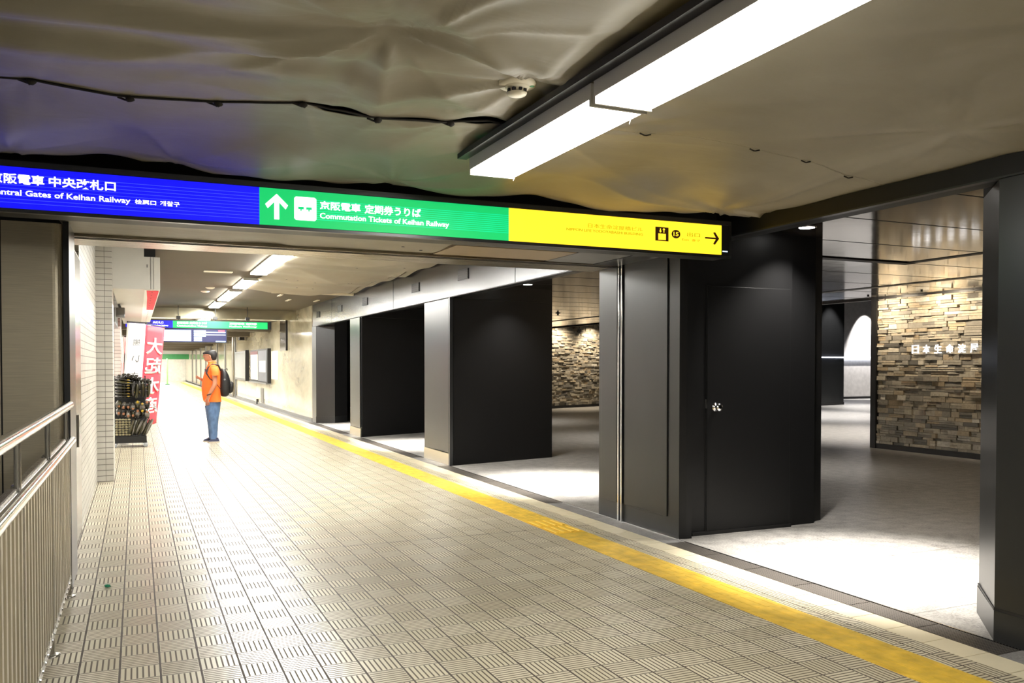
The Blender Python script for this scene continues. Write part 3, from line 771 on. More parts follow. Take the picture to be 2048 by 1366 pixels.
tag(b.build('lamp_shadow_strip', M['black']), 'dark strip standing in for the shadow gap along the left side of the long near lamp', 'shadow strip')
FARL = [(12.05, 14.85), (15.9, 17.7), (18.45, 21.2), (21.8, 23.9)]
nm = ('nearest far lamp beyond the beam', 'second lamp beyond the beam', 'third lamp beyond the beam', 'fourth one, just before the metal cross beam')
for (a, c), n_ in zip(FARL, nm):
    fixture(1.90, a, c, 3.055, .27, M['lamp_far'], 'ceiling lamp in the far row, '+n_, 'far corridor lamps', (), .022)
fixture(1.90, 8.4, 11.2, 3.055, .27, M['lamp_far'], 'ceiling lamp close behind the sign beam, mostly out of sight', 'far corridor lamps', (), .022)
for k in range(10):
    y0 = 26.2+k*6.0
    fixture(1.86, y0, y0+3.2, 2.86, .3, M['lamp_end'], 'small bright lamp in the distant end of the corridor ceiling', 'distant corridor lamps')
# shop row lamps on left far floor brightness (lamps of the side passage)

# ================================================================== BEAM AND HANGING SIGN
root = empty('shutter_beam', (1.9, 6.5, 2.46), 'metal trimmed soffit beam crossing the corridor behind the hanging sign', 'beam')
part('front_trim', MB().box(-3, 4.26, 5.55, 6.30, 2.46, 2.5), M['steel_h'], root)
part('trim_line', MB().box(-3, 4.26, 6.04, 6.05, 2.456, 2.461).box(-3, 4.26, 6.14, 6.146, 2.456, 2.461).box(-3, 4.26, 6.26, 6.268, 2.456, 2.461), M['black'], root)
part('rear_trim', MB().box(LX, 4.262, 7.06, 7.57, 2.455, 3.2), M['steel_h'], root)
part('trim_line', MB().box(LX, 4.26, 7.10, 7.112, 2.451, 2.456).box(LX, 4.26, 7.16, 7.166, 2.451, 2.456), M['black'], root)
part('beam_core', MB().box(-3, 4.30, 5.55, 7.1, 2.52, 3.0), M['void'], root)
vs, fs = [], []; nx, ny = 160, 20
for i in range(nx+1):
    for j in range(ny+1):
        x = LX+(2.36-LX)*i/nx; y = 6.30+.76*j/ny
        z = 2.478+.010*math.sin(x*3+y*6)*math.sin((y-6.3)/.76*math.pi)+.008*math.sin(x*9-y*9)*math.exp(-((x-1.05)/.3)**2)
        vs.append((x, y, z))
for i in range(nx):
    for j in range(ny):
        k = i*(ny+1)+j; fs.append((k, k+ny+1, k+ny+2, k+1))
cb = MB(); cb.add(vs, fs, True); label_part(part('cloth_cover', cb, M['tarp'], root), 'creased grey cloth stapled under the beam')
b = MB()
for (x, y) in ((2.2, 6.85), (2.0, 6.7)): b.lathe((x, y, 2.47), [(.014, 0), (.012, -.006)], 12)
part('fixing', b, M['grey'], root)
label_part(part('tan_panel', MB().box(2.36, 3.46, 6.42, 7.0, 2.464, 2.49), M['panelwood'], root), 'tan soffit panel')
part('panel_gap', MB().box(3.46, 3.475, 6.30, 7.06, 2.463, 2.49), M['black'], root)
part('grey_panel', MB().box(3.475, 3.98, 6.32, 7.05, 2.464, 2.49), M['grey'], root)
part('right_trim', MB().box(3.98, 4.262, 5.55, 7.06, 2.458, 2.5), M['dkclad'], root)

SY0, SY1 = 5.20, 5.42
root = empty('hanging_sign', (1.4, 5.3, 2.32), 'long illuminated blue, green and yellow direction sign hanging across the corridor', 'sign')
ca = part('casing', MB().box(-3, 4.125, SY0+.004, SY1, 2.318, 2.585), M['black'], root)
part('bottom_lip', MB().box(-3, 4.125, SY0-.006, SY0+.03, 2.312, 2.330), M['dkclad'], root)
part('top_lip', MB().box(-3, 4.125, SY0-.004, SY0+.03, 2.556, 2.587), M['dkclad'], root)
part('end_frame', MB().box(4.10, 4.128, SY0-.004, SY0+.03, 2.33, 2.56), M['black'], root)
zb, zt = 2.334, 2.553
def slats(mb, x0, x1, z0, z1, n):
    for k in range(n):
        z = z0+(z1-z0)*(k+.5)/n; mb.box(x0, x1, SY0-.0025, SY0-.001, z-.0016, z+.0016)
X1, X2, X3 = .672, 2.285, 4.036
bl = label_part(part('blue_panel', MB().box(-3, X1, SY0-.002, SY0+.006, zb, zt), M['e_blue'], root), 'blue lit sign panel with white lettering')
gr = label_part(part('green_panel', MB().box(X1, X2, SY0-.002, SY0+.006, zb, zt), M['e_green'], root), 'green lit sign panel with arrow')
ye = label_part(part('yellow_panel', MB().box(X2, X3, SY0-.002, SY0+.006, zb, zt), M['e_yellow'], root), 'yellow lit sign panel with exit symbols')
label_part(part('end_glint', MB().box(4.045, 4.092, SY0-.004, SY0-.002, 2.356, 2.364), M['e_led'], root), 'tiny pale blue glint at the sign end')  # small glowing box imitates a bluish glint on the sign end
part('end_panel', MB().box(X3, 4.10, SY0-.002, SY0+.006, zb, zt), M['black'], root)
m_bs = emit('blue_sign_slat', (.02, .03, 1.0), 1.0, False, raw=True); m_gs = emit('green_sign_slat', (.0, 1.0, .5), .36, False, raw=True)
b = MB(); slats(b, -3, X1, zb+.02, zt-.03, 9); sub('slat_line', b, m_bs, bl)
b = MB(); slats(b, .90, X2, zb+.045, zt-.045, 10); sub('slat_line', b, m_gs, gr)
YS = SY0-.003
def stext(body, x0, x1, z0, z1, m, par, bold=.0, depth=.0015):
    return text_mesh('lettering', body, m, (x0, YS, z0), (1, 0, 0), (0, 0, 1), x1-x0, z1-z0, depth, bold, par)
from math import tan
def sx(u):           # image column -> x on the sign face (used once to lay the lettering out along the sign)
    r = _F*F_PX+_R*(u-1024); return r.x/r.y*SY0
stext('京阪電車', sx(-17), sx(93), 2.462, 2.517, M['e_white'], bl, .02)
stext('中央改札口', sx(102), sx(235), 2.462, 2.517, M['e_white'], bl, .02)
stext('Central Gates of Keihan Railway', sx(-20), sx(264), 2.393, 2.432, M['e_white'], bl, .012)
stext('检票口', sx(273), sx(315), 2.402, 2.428, M['e_white'], bl, .012)
stext('개찰구', sx(323), sx(362), 2.402, 2.430, M['e_white'], bl, .012)
# green: arrow, pictogram, text
def flat(mb_pts, m, par, name):
    mb = MB(); n = len(mb_pts)
    mb.add([(x, YS, z) for x, z in mb_pts]+[(x, YS-.002, z) for x, z in mb_pts],
           [tuple(range(n)), tuple(range(2*n-1, n-1, -1))]+[(i, (i+1) % n, n+(i+1) % n, n+i) for i in range(n)])
    return sub(name, mb, m, par)
ax, az = sx(555), 2.445
flat([(ax-.014, az-.075), (ax+.014, az-.075), (ax+.014, az+.028), (ax+.052, az-.012), (ax+.066, az+.012), (ax, az+.076), (ax-.066, az+.012), (ax-.052, az-.012), (ax-.014, az+.028)], M['e_white'], gr, 'arrow')
px0, px1 = sx(590), sx(634)
flat([(px0+.01, 2.375), (px1-.01, 2.375), (px1, 2.385), (px1, 2.505), (px1-.01, 2.515), (px0+.01, 2.515), (px0, 2.505), (px0, 2.385)], M['e_white'], gr, 'pictogram')
mg = emit('green_ink', (.0, .66, .2), .45, False, raw=True)
b = MB()
for c in (.3, .66):
    cx = px0+(px1-px0)*c; b.box(cx-.017, cx+.017, YS-.004, YS-.002, 2.44, 2.455); b.box(cx-.004, cx+.004, YS-.004, YS-.002, 2.43, 2.44)
sub('pictogram_mark', b, mg, gr)
stext('京阪電車', sx(641), sx(722), 2.448, 2.500, M['e_white'], gr, .02)
stext('定期券うりば', sx(730), sx(842), 2.443, 2.500, M['e_white'], gr, .02)
stext('Commutation Tickets of Keihan Railway', sx(641), sx(898), 2.385, 2.428, M['e_white'], gr, .014)
# yellow
stext('日本生命淀屋橋ビル', sx(1175), sx(1284), 2.462, 2.492, M['signink2'], ye, .0)
stext('NIPPON LIFE YODOYABASHI BUILDING', sx(1132), sx(1284), 2.432, 2.450, M['signink2'], ye, .012)
b = MB(); x0, x1 = sx(1309), sx(1335); b.box(x0, x1, YS-.002, YS, 2.405, 2.505); sub('lift_pictogram', b, M['signink'], ye)
my = M['e_yellow']; b = MB(); cx = (x0+x1)/2; b.box(cx-.032, cx+.032, YS-.004, YS-.002, 2.412, 2.458)
for s_ in (-1, 1):
    c = cx+s_*.015; up = s_ > 0
    b.add([(c-.004, YS-.004, 2.466), (c+.004, YS-.004, 2.466), (c+.004, YS-.004, 2.495), (c-.004, YS-.004, 2.495)], [(0, 1, 2, 3)])
    if up: b.add([(c-.012, YS-.004, 2.486), (c+.012, YS-.004, 2.486), (c, YS-.004, 2.5)], [(0, 1, 2)])
    else: b.add([(c-.012, YS-.004, 2.478), (c+.012, YS-.004, 2.478), (c, YS-.004, 2.464)], [(0, 1, 2)])
sub('lift_pictogram_mark', b, my, ye)
c15 = sx(1350)
flat([(c15+.038*math.cos(a), 2.462+.031*math.sin(a)) for a in [2*math.pi*i/28 for i in range(28)]], M['signink'], ye, 'number_disc')
text_mesh('number', '15', my, (c15-.023, YS-.0025, 2.447), (1, 0, 0), (0, 0, 1), .044, .031, .001, .02, ye)
stext('出口', sx(1372), sx(1398), 2.452, 2.482, M['signink2'], ye, .005)
stext('Exit  출구', sx(1362), sx(1398), 2.418, 2.436, M['signink2'], ye, .01)
a0, a1, az = sx(1408), sx(1436), 2.452
flat([(a0, az-.006), (a1-.03, az-.006), (a1-.055, az-.042), (a1-.038, az-.047), (a1, az), (a1-.038, az+.047), (a1-.055, az+.042), (a1-.03, az+.006), (a0, az+.006)], M['signink'], ye, 'arrow')

# ================================================================== FAR OVERHEAD THINGS
root = empty('hanging_sign', (1.7, 24, 2.48), 'distant illuminated blue and green sign hanging across the corridor', 'sign')
part('casing', MB().box(-.25, 3.40, 24.0, 24.2, 2.47, 2.69), M['black'], root)
o = part('blue_panel', MB().box(-.25, .88, 23.99, 24.0, 2.485, 2.67), M['e_blue'], root)
text_mesh('lettering', '京阪電車 中央改札口', M['e_white'], (.05, 23.985, 2.585), (1, 0, 0), (0, 0, 1), .6, .06, .002, .02, o)
text_mesh('lettering', 'Central Gates of Keihan Railway', M['e_white'], (.05, 23.985, 2.515), (1, 0, 0), (0, 0, 1), .72, .04, .002, .02, o)
g_ = part('green_panel', MB().box(.88, 3.30, 23.99, 24.0, 2.485, 2.67), M['e_green'], root)
text_mesh('lettering', '京阪電車 定期券うりば', M['e_white'], (.98, 23.985, 2.585), (1, 0, 0), (0, 0, 1), .75, .065, .002, .03, g_)
text_mesh('lettering', 'Commutation Tickets', M['e_white'], (.98, 23.985, 2.515), (1, 0, 0), (0, 0, 1), .75, .05, .002, .03, g_)
text_mesh('lettering', '京阪電車 定期券', M['e_white'], (2.3, 23.985, 2.585), (1, 0, 0), (0, 0, 1), .72, .065, .002, .03, g_)
text_mesh('lettering', 'Keihan Railway', M['e_white'], (2.3, 23.985, 2.515), (1, 0, 0), (0, 0, 1), .72, .05, .002, .03, g_)
for x in (1.02, 1.95, 2.78): part('hanger', MB().box(x-.008, x+.008, 24.09, 24.106, 2.69, 3.08).box(x-.05, x+.05, 24.02, 24.18, 2.72, 2.80), M['black'], root)
root = empty('departure_board', (1.4, 24, 2.1), 'hanging train departure board with glowing rows of text', 'display board')
part('casing', MB().box(.35, 2.24, 24.02, 24.2, 2.10, 2.465), M['black'], root)
mn = emit('navy_screen', (.004, .006, .06), 1.0, False, raw=True); part('screen', MB().box(.37, 2.22, 24.01, 24.02, 2.115, 2.46), mn, root)
bd = MB(); rnd = random.Random(4)
for r_ in range(5):
    z = 2.40-r_*.06
    if r_ < 5: bd.box(.56, 1.33, 24.0, 24.01, z-.024, z+.030)
    bd.box(1.40, 1.40+(.30 if r_ < 3 else .2), 24.0, 24.01, z-.02, z+.026)
bd.box(1.95, 2.2, 24.0, 24.01, 2.12, 2.15); bd.box(1.7, 2.2, 24.0, 24.01, 2.30, 2.32); bd.box(1.7, 2.2, 24.0, 24.01, 2.365, 2.39)
part('glowing_row', bd, M['e_led'], root)
b = MB()
for r_ in range(4): b.box(.42, .50, 24.0, 24.01, 2.38-r_*.06, 2.42-r_*.06)
part('train_mark', b, emit('purple_mark', (.5, .05, .9), 1.5, False, raw=True), root)
part('red_mark', MB().box(2.02, 2.18, 23.998, 24.008, 2.40, 2.44), emit('red_mark', (1, .05, .08), 1.2, False, raw=True), root)

# ceiling fittings in the far section
b = MB().box(1.04, 1.5, 15.0, 15.14, 3.062, 3.08); tag(b.build('ceiling_plate', M['offwhite'], bevel=.006), 'pale rectangular plate on the brown ceiling left of the lamps', 'ceiling fitting')
for (x, y, t_) in ((1.38, 18.25, 'nearer'), (1.35, 19.2, 'farther')):
    root = empty('ceiling_speaker', (x, y, CF), 'small pale round fitting on the brown ceiling, %s of the two' % t_, 'ceiling fitting')
    part('rim', MB().lathe((x, y, CF), [(.09, 0), (.09, -.01), (.05, -.03), (.01, -.03)], 20), M['offwhite'], root)
for i, (x, y) in enumerate(((2.97, 19.55), (3.37, 20.95), (4.04, 20.9))):
    tag(MB().box(x-.03, x+.03, y-.28, y+.28, 3.065, 3.08).build('ceiling_slot', M['offwhite']), ('short pale strip on the brown ceiling, leftmost of three', 'short pale strip on the brown ceiling, middle of three', 'short pale strip on the brown ceiling beside the dark fascia')[i], 'ceiling fitting')
# tarp over the far section, right of the lamps
def tz2(x, y):
    k = (x-2.0)/2.25; m_ = math.sin(math.pi*max(0, min(1, k)))
    z = 3.05-.04*m_+.022*math.sin(y*2.2+x*.8)*m_*1.2+.012*math.sin(y*5.5-2*x)-.035*ridge(y*1.1+.7*x)*m_-.03*ridge(y*.8-1.1*x+1)*m_
    if x > 4.0: z -= .04*ridge(y*.9)
    return z
vs, fs = [], []; nx, ny = 60, 200
for i in range(nx+1):
    for j in range(ny+1):
        x = 2.0+2.255*i/nx; y = 7.58+10.3*j/ny; 
        if x > 4.1: x -= .03*abs(math.sin(y*1.7))+(.10*max(0, (y-11)/7))*.5
        vs.append((x, y, tz2(x, y)))
for i in range(nx):
    for j in range(ny):
        k = i*(ny+1)+j; fs.append((k, k+ny+1, k+ny+2, k+1))
tb = MB(); tb.add(vs, fs, True); o = tb.build('tarpaulin', M['tarp']); tag(o, 'creased tarpaulin over the far ceiling between the lamps and charcoal fascia', 'tarpaulin')
tag(MB().box(2.55, 4.25, 17.88, 17.98, 2.985, 3.03).build('batten', M['offwhite']), 'pale batten holding the far edge of the tarpaulin', 'batten')
b = MB(); rnd = random.Random(9)
for k in range(18):
    x, y = rnd.uniform(2.3, 4.1), rnd.choice((9.5, 11.2, 13, 15.2, 17)); b.lathe((x, y, tz2(x, y)-.004), [(.018, 0), (.014, -.006)], 8)
bo = b.build('fixing_washer', M['grey'], parent=o); bo['kind'] = 'stuff'

# ================================================================== RIGHT WALL FITTINGS
def wx(x0, x1, y0, y1, z0, z1): return MB().box(x0, x1, y0, y1, z0, z1)
root = empty('poster_case', (4.2, 32.5, .87), 'dark framed notice case with two boards on the marble wall', 'poster case')
part('case_frame', wx(4.13, 4.25, 30.1, 34.9, .87, 2.08), M['black'], root)
part('timetable', wx(4.12, 4.13, 32.6, 34.7, .95, 2.02), M['poster'], root)
part('slate_panel', wx(4.12, 4.13, 30.25, 32.45, .92, 2.02), M['slate'], root)
part('notice_sheet', wx(4.11, 4.12, 30.5, 32.1, 1.25, 1.65), M['white_cloth'], root)
part('header_strip', wx(4.11, 4.12, 32.6, 34.7, 1.9, 2.02), mat('dark_red_header', (90, 30, 36), .5), root)
part('sill', wx(4.08, 4.25, 30.1, 34.9, .83, .88), M['grey'], root)
root = empty('poster_case', (4.2, 39, .85), 'large glass fronted empty display frame on the marble wall', 'poster case')
part('case_frame', wx(4.17, 4.25, 36.4, 41.2, .85, 2.1), M['grey'], root)
part('glass', wx(4.16, 4.17, 36.7, 40.9, .93, 2.03), M['glasspane'], root)
part('side_edge', wx(4.10, 4.25, 36.3, 36.45, .84, 2.12), M['black'], root)
tag(wx(4.24, 4.25, 28.5, 30.0, 1.02, 1.98).build('wall_poster', M['poster']), 'plain white poster stuck to the marble wall right of the notice case', 'poster')
root = empty('wall_vent', (4.25, 32.3, .1), 'low louvred vent grille set in the marble wall', 'vent')
part('frame', wx(4.235, 4.25, 31.94, 32.73, .11, .65), M['grey'], root)
bb = MB()
for k in range(9): bb.box(4.228, 4.236, 31.98, 32.7, .14+k*.055, .16+k*.055)
part('slat', bb, M['dkclad'], root)
root = empty('wall_cabinet', (4.25, 27.2, 1.95), 'tall blank metal panel high on the marble wall', 'wall panel')
part('plate', wx(4.21, 4.25, 26.6, 27.8, 1.95, 3.05), M['chrome'], root)
part('edge', wx(4.19, 4.25, 26.55, 26.6, 1.95, 3.05), M['black'], root)
tag(wx(4.2, 4.25, 33.6, 33.75, 0, .2).build('floor_outlet', M['black']), 'small dark fitting at the foot of the marble wall', 'fitting')
root = empty('conduit', (4.2, 41, 0), 'vertical steel conduit pipe on the marble wall', 'pipe')
part('pipe', MB().tube([(4.2, 42.2, 0), (4.2, 42.2, 2.95)], .06), M['steel'], root)
for (y, z, n_) in ((45, 2.75, 'farther'), (37.5, 2.7, 'nearer')):
    root = empty('wall_speaker', (4.1, y, z), 'small black speaker mounted high on the marble wall, %s one' % n_, 'speaker')
    part('body', MB().box(3.98, 4.2, y-.15, y+.15, z-.15, z+.12), M['black'], root, bevel=.02)
    part('bracket', MB().box(4.15, 4.25, y-.04, y+.04, z+.05, z+.1), M['grey'], root)

# ================================================================== BANNERS
def banner(A, B, zt, zb, lean, m, label, chars, cm, bold, fill=.86):
    A, B = Vector((*A, 0)), Vector((*B, 0)); D = (B-A); L = D.length; D.normalize()
    root = empty('banner', (A.x-lean.x, A.y-lean.y, 0), label, 'banner', None)
    nx, nz = 8, 16; vs, fs = [], []
    Nn = Vector((D.y, -D.x, 0))
    for i in range(nx+1):
        for j in range(nz+1):
            t = j/nz; p = A+D*(L*i/nx)+Vector((0, 0, zb+(zt-zb)*t)) - lean*(1-t)+Nn*.012*math.sin(i*1.3+j*.7)*(1-t)
            vs.append(tuple(p))
    for i in range(nx):
        for j in range(nz):
            k = i*(nz+1)+j; fs.append((k, k+nz+1, k+nz+2, k+1))
    mb = MB(); mb.add(vs, fs, True); cl = part('cloth', mb, m, root)
    sd = cl.modifiers.new('t', 'SOLIDIFY'); sd.thickness = .002
    top = Vector((0, 0, zt)); pa = A+top+Vector((0, 0, .02)); pb = B+top+Vector((0, 0, .02))
    part('crossbar', MB().tube([pa-D*.03, pb+D*.03], .012, 8), M['black'], root)
    part('pole', MB().tube([A-lean+Vector((0, 0, .02))+Nn*-.02, A+top+Nn*-.02], .012, 8), M['white'], root)
    part('foot', MB().lathe((A.x-lean.x-Nn.x*.02, A.y-lean.y-Nn.y*.02, 0), [(.14, 0), (.13, .05), (.03, .07)], 20), M['white'], root)
    h = (zt-zb); n = len(chars); up = (lean+Vector((0, 0, h))).normalized()
    for i, ch in enumerate(chars):
        t = 1-(.10+.80*(i+.5)/n); c = A+D*(L*.5)+Vector((0, 0, zb+h*t))-lean*(1-t)+Nn*.016
        wdt = L*fill; hh = h*.80/n*fill
        o = text_mesh('lettering', ch, cm, c+D*(wdt/2)-up*(hh/2), -D, up, wdt, hh, .0004, bold, cl)
    return root
banner((.175, 17.95), (.545, 19.3), 2.28, .28, Vector((.17, .05, 0)), M['red_pvc'], 'tall red fabric banner with big white characters behind the rack', '大起水産', M['white_cloth'], .022)
banner((-.13, 17.6), (.17, 17.93), 2.30, .30, Vector((.14, .05, 0)), M['white_cloth'], 'tall white fabric banner with thin black brush characters left of the red one', '揃いました', M['black'], -.008, .42)
banner((-.22, 18.3), (-.14, 18.6), 2.05, .35, Vector((.06, .02, 0)), M['white_cloth'], 'narrow white banner at the left, nearest the tiled wall', 'ー', M['black'], 0)
root = empty('poster_stand', (-.25, 20.2, 0), 'small pinkish red poster board low behind the rack', 'poster')
part('board', MB().box(-.36, -.12, 20.2, 20.22, .9, 1.55), M['red_pvc'], root)
part('stand_leg', MB().tube([(-.34, 20.24, 0), (-.34, 20.24, 1.0)], .01).tube([(-.14, 20.24, 0), (-.14, 20.24, 1.0)], .01), M['steel'], root)

# ================================================================== RACK
RX0, RX1, RY0, RY1 = -.37, .24, 16.85, 17.35
root = empty('wire_rack', (-.08, 17.1, 0), 'black wire rack on casters packed with bagged goods by the tiled pilaster', 'rack')
for (x, y) in ((RX0, RY0), (RX1-.1, RY0), (RX0, RY1), (RX1-.1, RY1)):
    part('post', MB().tube([(x, y, .08), (x, y, 1.30)], .009, 8), M['black'], root)
    c = part('caster', MB().lathe((x, y-.012, .04), [(.012, -.012), (.04, -.010), (.04, .012), (.012, .014)], 16, 'y'), M['glasspane'], root)
part('tray', MB().box(RX0, RX1-.08, RY0, RY1, .08, .2), M['black'], root)
def basket(z0, z1, flare):
    b = MB()
    for z, e in ((z0, 0), ((z0+z1)/2, flare*.5), (z1, flare)):
        b.tube([(RX0, RY0-e, z), (RX1-.1+e, RY0-e, z), (RX1-.1+e, RY1, z), (RX0, RY1, z), (RX0, RY0-e, z)], .005, 6)
    for k in range(10):
        x = RX0+(RX1-.1-RX0)*k/9; b.tube([(x, RY0, z0), (x, RY0-flare, z1)], .003, 5)
        b.tube([(x, RY0, z0), (x, RY1, z0)], .003, 5)
    for k in range(8):
        y = RY0+(RY1-RY0)*k/7; b.tube([(RX1-.1, y, z0), (RX1-.1+flare, y, z1)], .003, 5)
    return b
for (a, c, f_) in ((.21, .50, .07), (.56, .78, .07), (.90, 1.16, .09)): part('wire_basket', basket(a, c, f_), M['black'], root)
part('added_back_sheet', MB().box(RX0, RX1-.09, RY1-.012, RY1-.004, .2, 1.24), M['black'], root)  # dark sheet added to keep the bright background from showing through
b = MB()
for k in range(14): b.tube([(RX0, RY0, .1+k*.09), (RX0, RY1, .1+k*.09)], .003, 5)
part('side_mesh', b, M['black'], root)
pk = [mat('black_plastic_pack', (36, 33, 27), .22, var=.3, scale=20), mat('olive_dark_pack', (58, 54, 30), .3, var=.3, scale=20),
      mat('clear_bag', (96, 90, 82), .2, var=.35, scale=25), mat('yellow_label', (170, 140, 30), .5),
      mat('cream_roll', (150, 142, 110), .5, var=.15, scale=20), mat('silver_bag', (120, 116, 108), .18, .5, var=.35, scale=25), mat('brown_content', (140, 92, 60), .6)]
rnd = random.Random(21)
def label_pack(mb, body, labm, lab, grp, c):
    o = mb.build('package', [body, labm]); tag(o, lab, 'package', grp); return o
# top tier: long dark packs lying in rows on the left, standing on the right
for i in range(7):
    z = .93+i*.05; b = MB(); y = RY0+.02+rnd.uniform(-.02, .02)
    b.blob((-.20, y+.14, z), (.175, .18, .030), 12, 8, .05, rnd.uniform(-.28, .10)); b.cur = 1
    b.box(-.16, -.12, y-.032, y-.025, z-.004, z+.012)
    label_pack(b, pk[i % 2], pk[3], 'long dark bagged pack lying in the top basket of the rack', 'dark packs stacked flat in the top basket', 0)
for i in range(6):
    x = -.05+i*.05; b = MB(); y = RY0-.02+.03*i
    b.blob((x, y, 1.04+rnd.uniform(-.02, .03)), (.034, .08, .15), 10, 8, .08, rnd.uniform(-.1, .15)); b.cur = 1
    b.box(x-.012, x+.012, y-.066, y-.058, 1.00, 1.10 if i % 2 == 0 else 1.06)
    label_pack(b, pk[i % 2], pk[3] if i % 2 == 0 else pk[5], 'dark pack with a yellow label standing upright in the top basket', 'packs standing in the top basket', 0)
for i in range(8):
    x = -.28+i*.068; b = MB(); b.blob((x, RY0+.1+rnd.uniform(0, .2), 1.27+.02*math.sin(i)-.03*max(0, i-4)), (.065, .10, .055), 10, 8, .2, rnd.uniform(-.5, .5))
    label_pack(b, pk[0], pk[3], 'crumpled black bag heaped on top of the rack', 'black bags on top of the rack', 0)
# middle tier
for i in range(14):
    x = -.30+(i%7)*.078; b = MB(); z = .62+(i//7)*.13+rnd.uniform(-.03, .03)
    b.blob((x, RY0+.02+rnd.uniform(0, .06), z), (.052, .09, .078), 10, 8, .18, rnd.uniform(-.3, .3)); b.cur = 1
    b.blob((x, RY0-.05, z+(.05 if i % 7 > 3 else -.02)), (.022, .01, .026), 8, 6, .1)
    label_pack(b, pk[(2, 0, 5, 1)[i % 4]], pk[3] if i in (11, 12, 5) else pk[6], 'clear bag of goods in the middle basket of the rack', 'clear bags in the middle basket', 0)
# lower tier: cream rolls left, silver bags right
for i in range(7):
    z = .235+i*.045; b = MB(); y = RY0+.03
    for k in range(5): b.blob((-.335+k*.052, y, z), (.03, .05, .021), 10, 8, .05)
    label_pack(b, pk[4], pk[3], 'cream coloured bundle lying in the lowest basket of the rack', 'cream bundles in the lowest basket', 0)
for i in range(8):
    x = -.09+i*.042; b = MB()
    b.blob((x, RY0-.01+rnd.uniform(-.02, .05), .37+rnd.uniform(-.02, .03)), (.030, .09, .16), 10, 8, .15, -.35+rnd.uniform(-.1, .1))
    label_pack(b, pk[5] if i % 2 else pk[1], pk[3], 'shiny silver bag leaning in the lowest basket of the rack', 'silver bags in the lowest basket', 0)

# ================================================================== PERSON
skin = mat('skin', (176, 116, 88), .5, var=.05); skin_m = skin
orange = mat('orange_cotton', (248, 106, 30), .8, var=.06, scale=14)
denim = mat('blue_denim', (82, 108, 144), .85, var=.3, scale=14, stretch=(1, 1, .6))
hairm = mat('black_hair', (22, 18, 18), .6, var=.3, scale=40)
shoe_m = mat('dark_blue_shoe', (54, 60, 88), .6); sole_m = mat('pale_sole', (206, 198, 182), .6)
pack_m = mat('black_backpack_nylon', (16, 16, 18), .55, var=.3, scale=20)
PY = 17.4
def U2X(u): return 1.136+(u-402)*.009246
def V2Z(v): return 1.5-(v-730.3)*.00974
def ring(u0, u1, v, hw, n=20, cy=0.0, p=1.0, tilt=0.0):
    """horizontal ring between image columns u0..u1 (front..back) at height v, half width hw"""
    x0, x1, z = U2X(u0), U2X(u1), V2Z(v); c = (x0+x1)/2; a = (x1-x0)/2; out = []
    for j in range(n):
        t = 2*math.pi*j/n; ct, st = math.cos(t), math.sin(t)
        ex = abs(ct)**p*(1 if ct >= 0 else -1); ey = abs(st)**p*(1 if st >= 0 else -1)
        out.append((c+a*ex, PY+cy+hw*ey, z+tilt*a*ex))
    return out
man = empty('person', (U2X(424), PY, 0), 'man in an orange T-shirt and jeans standing with head bowed, backpack on', 'person')
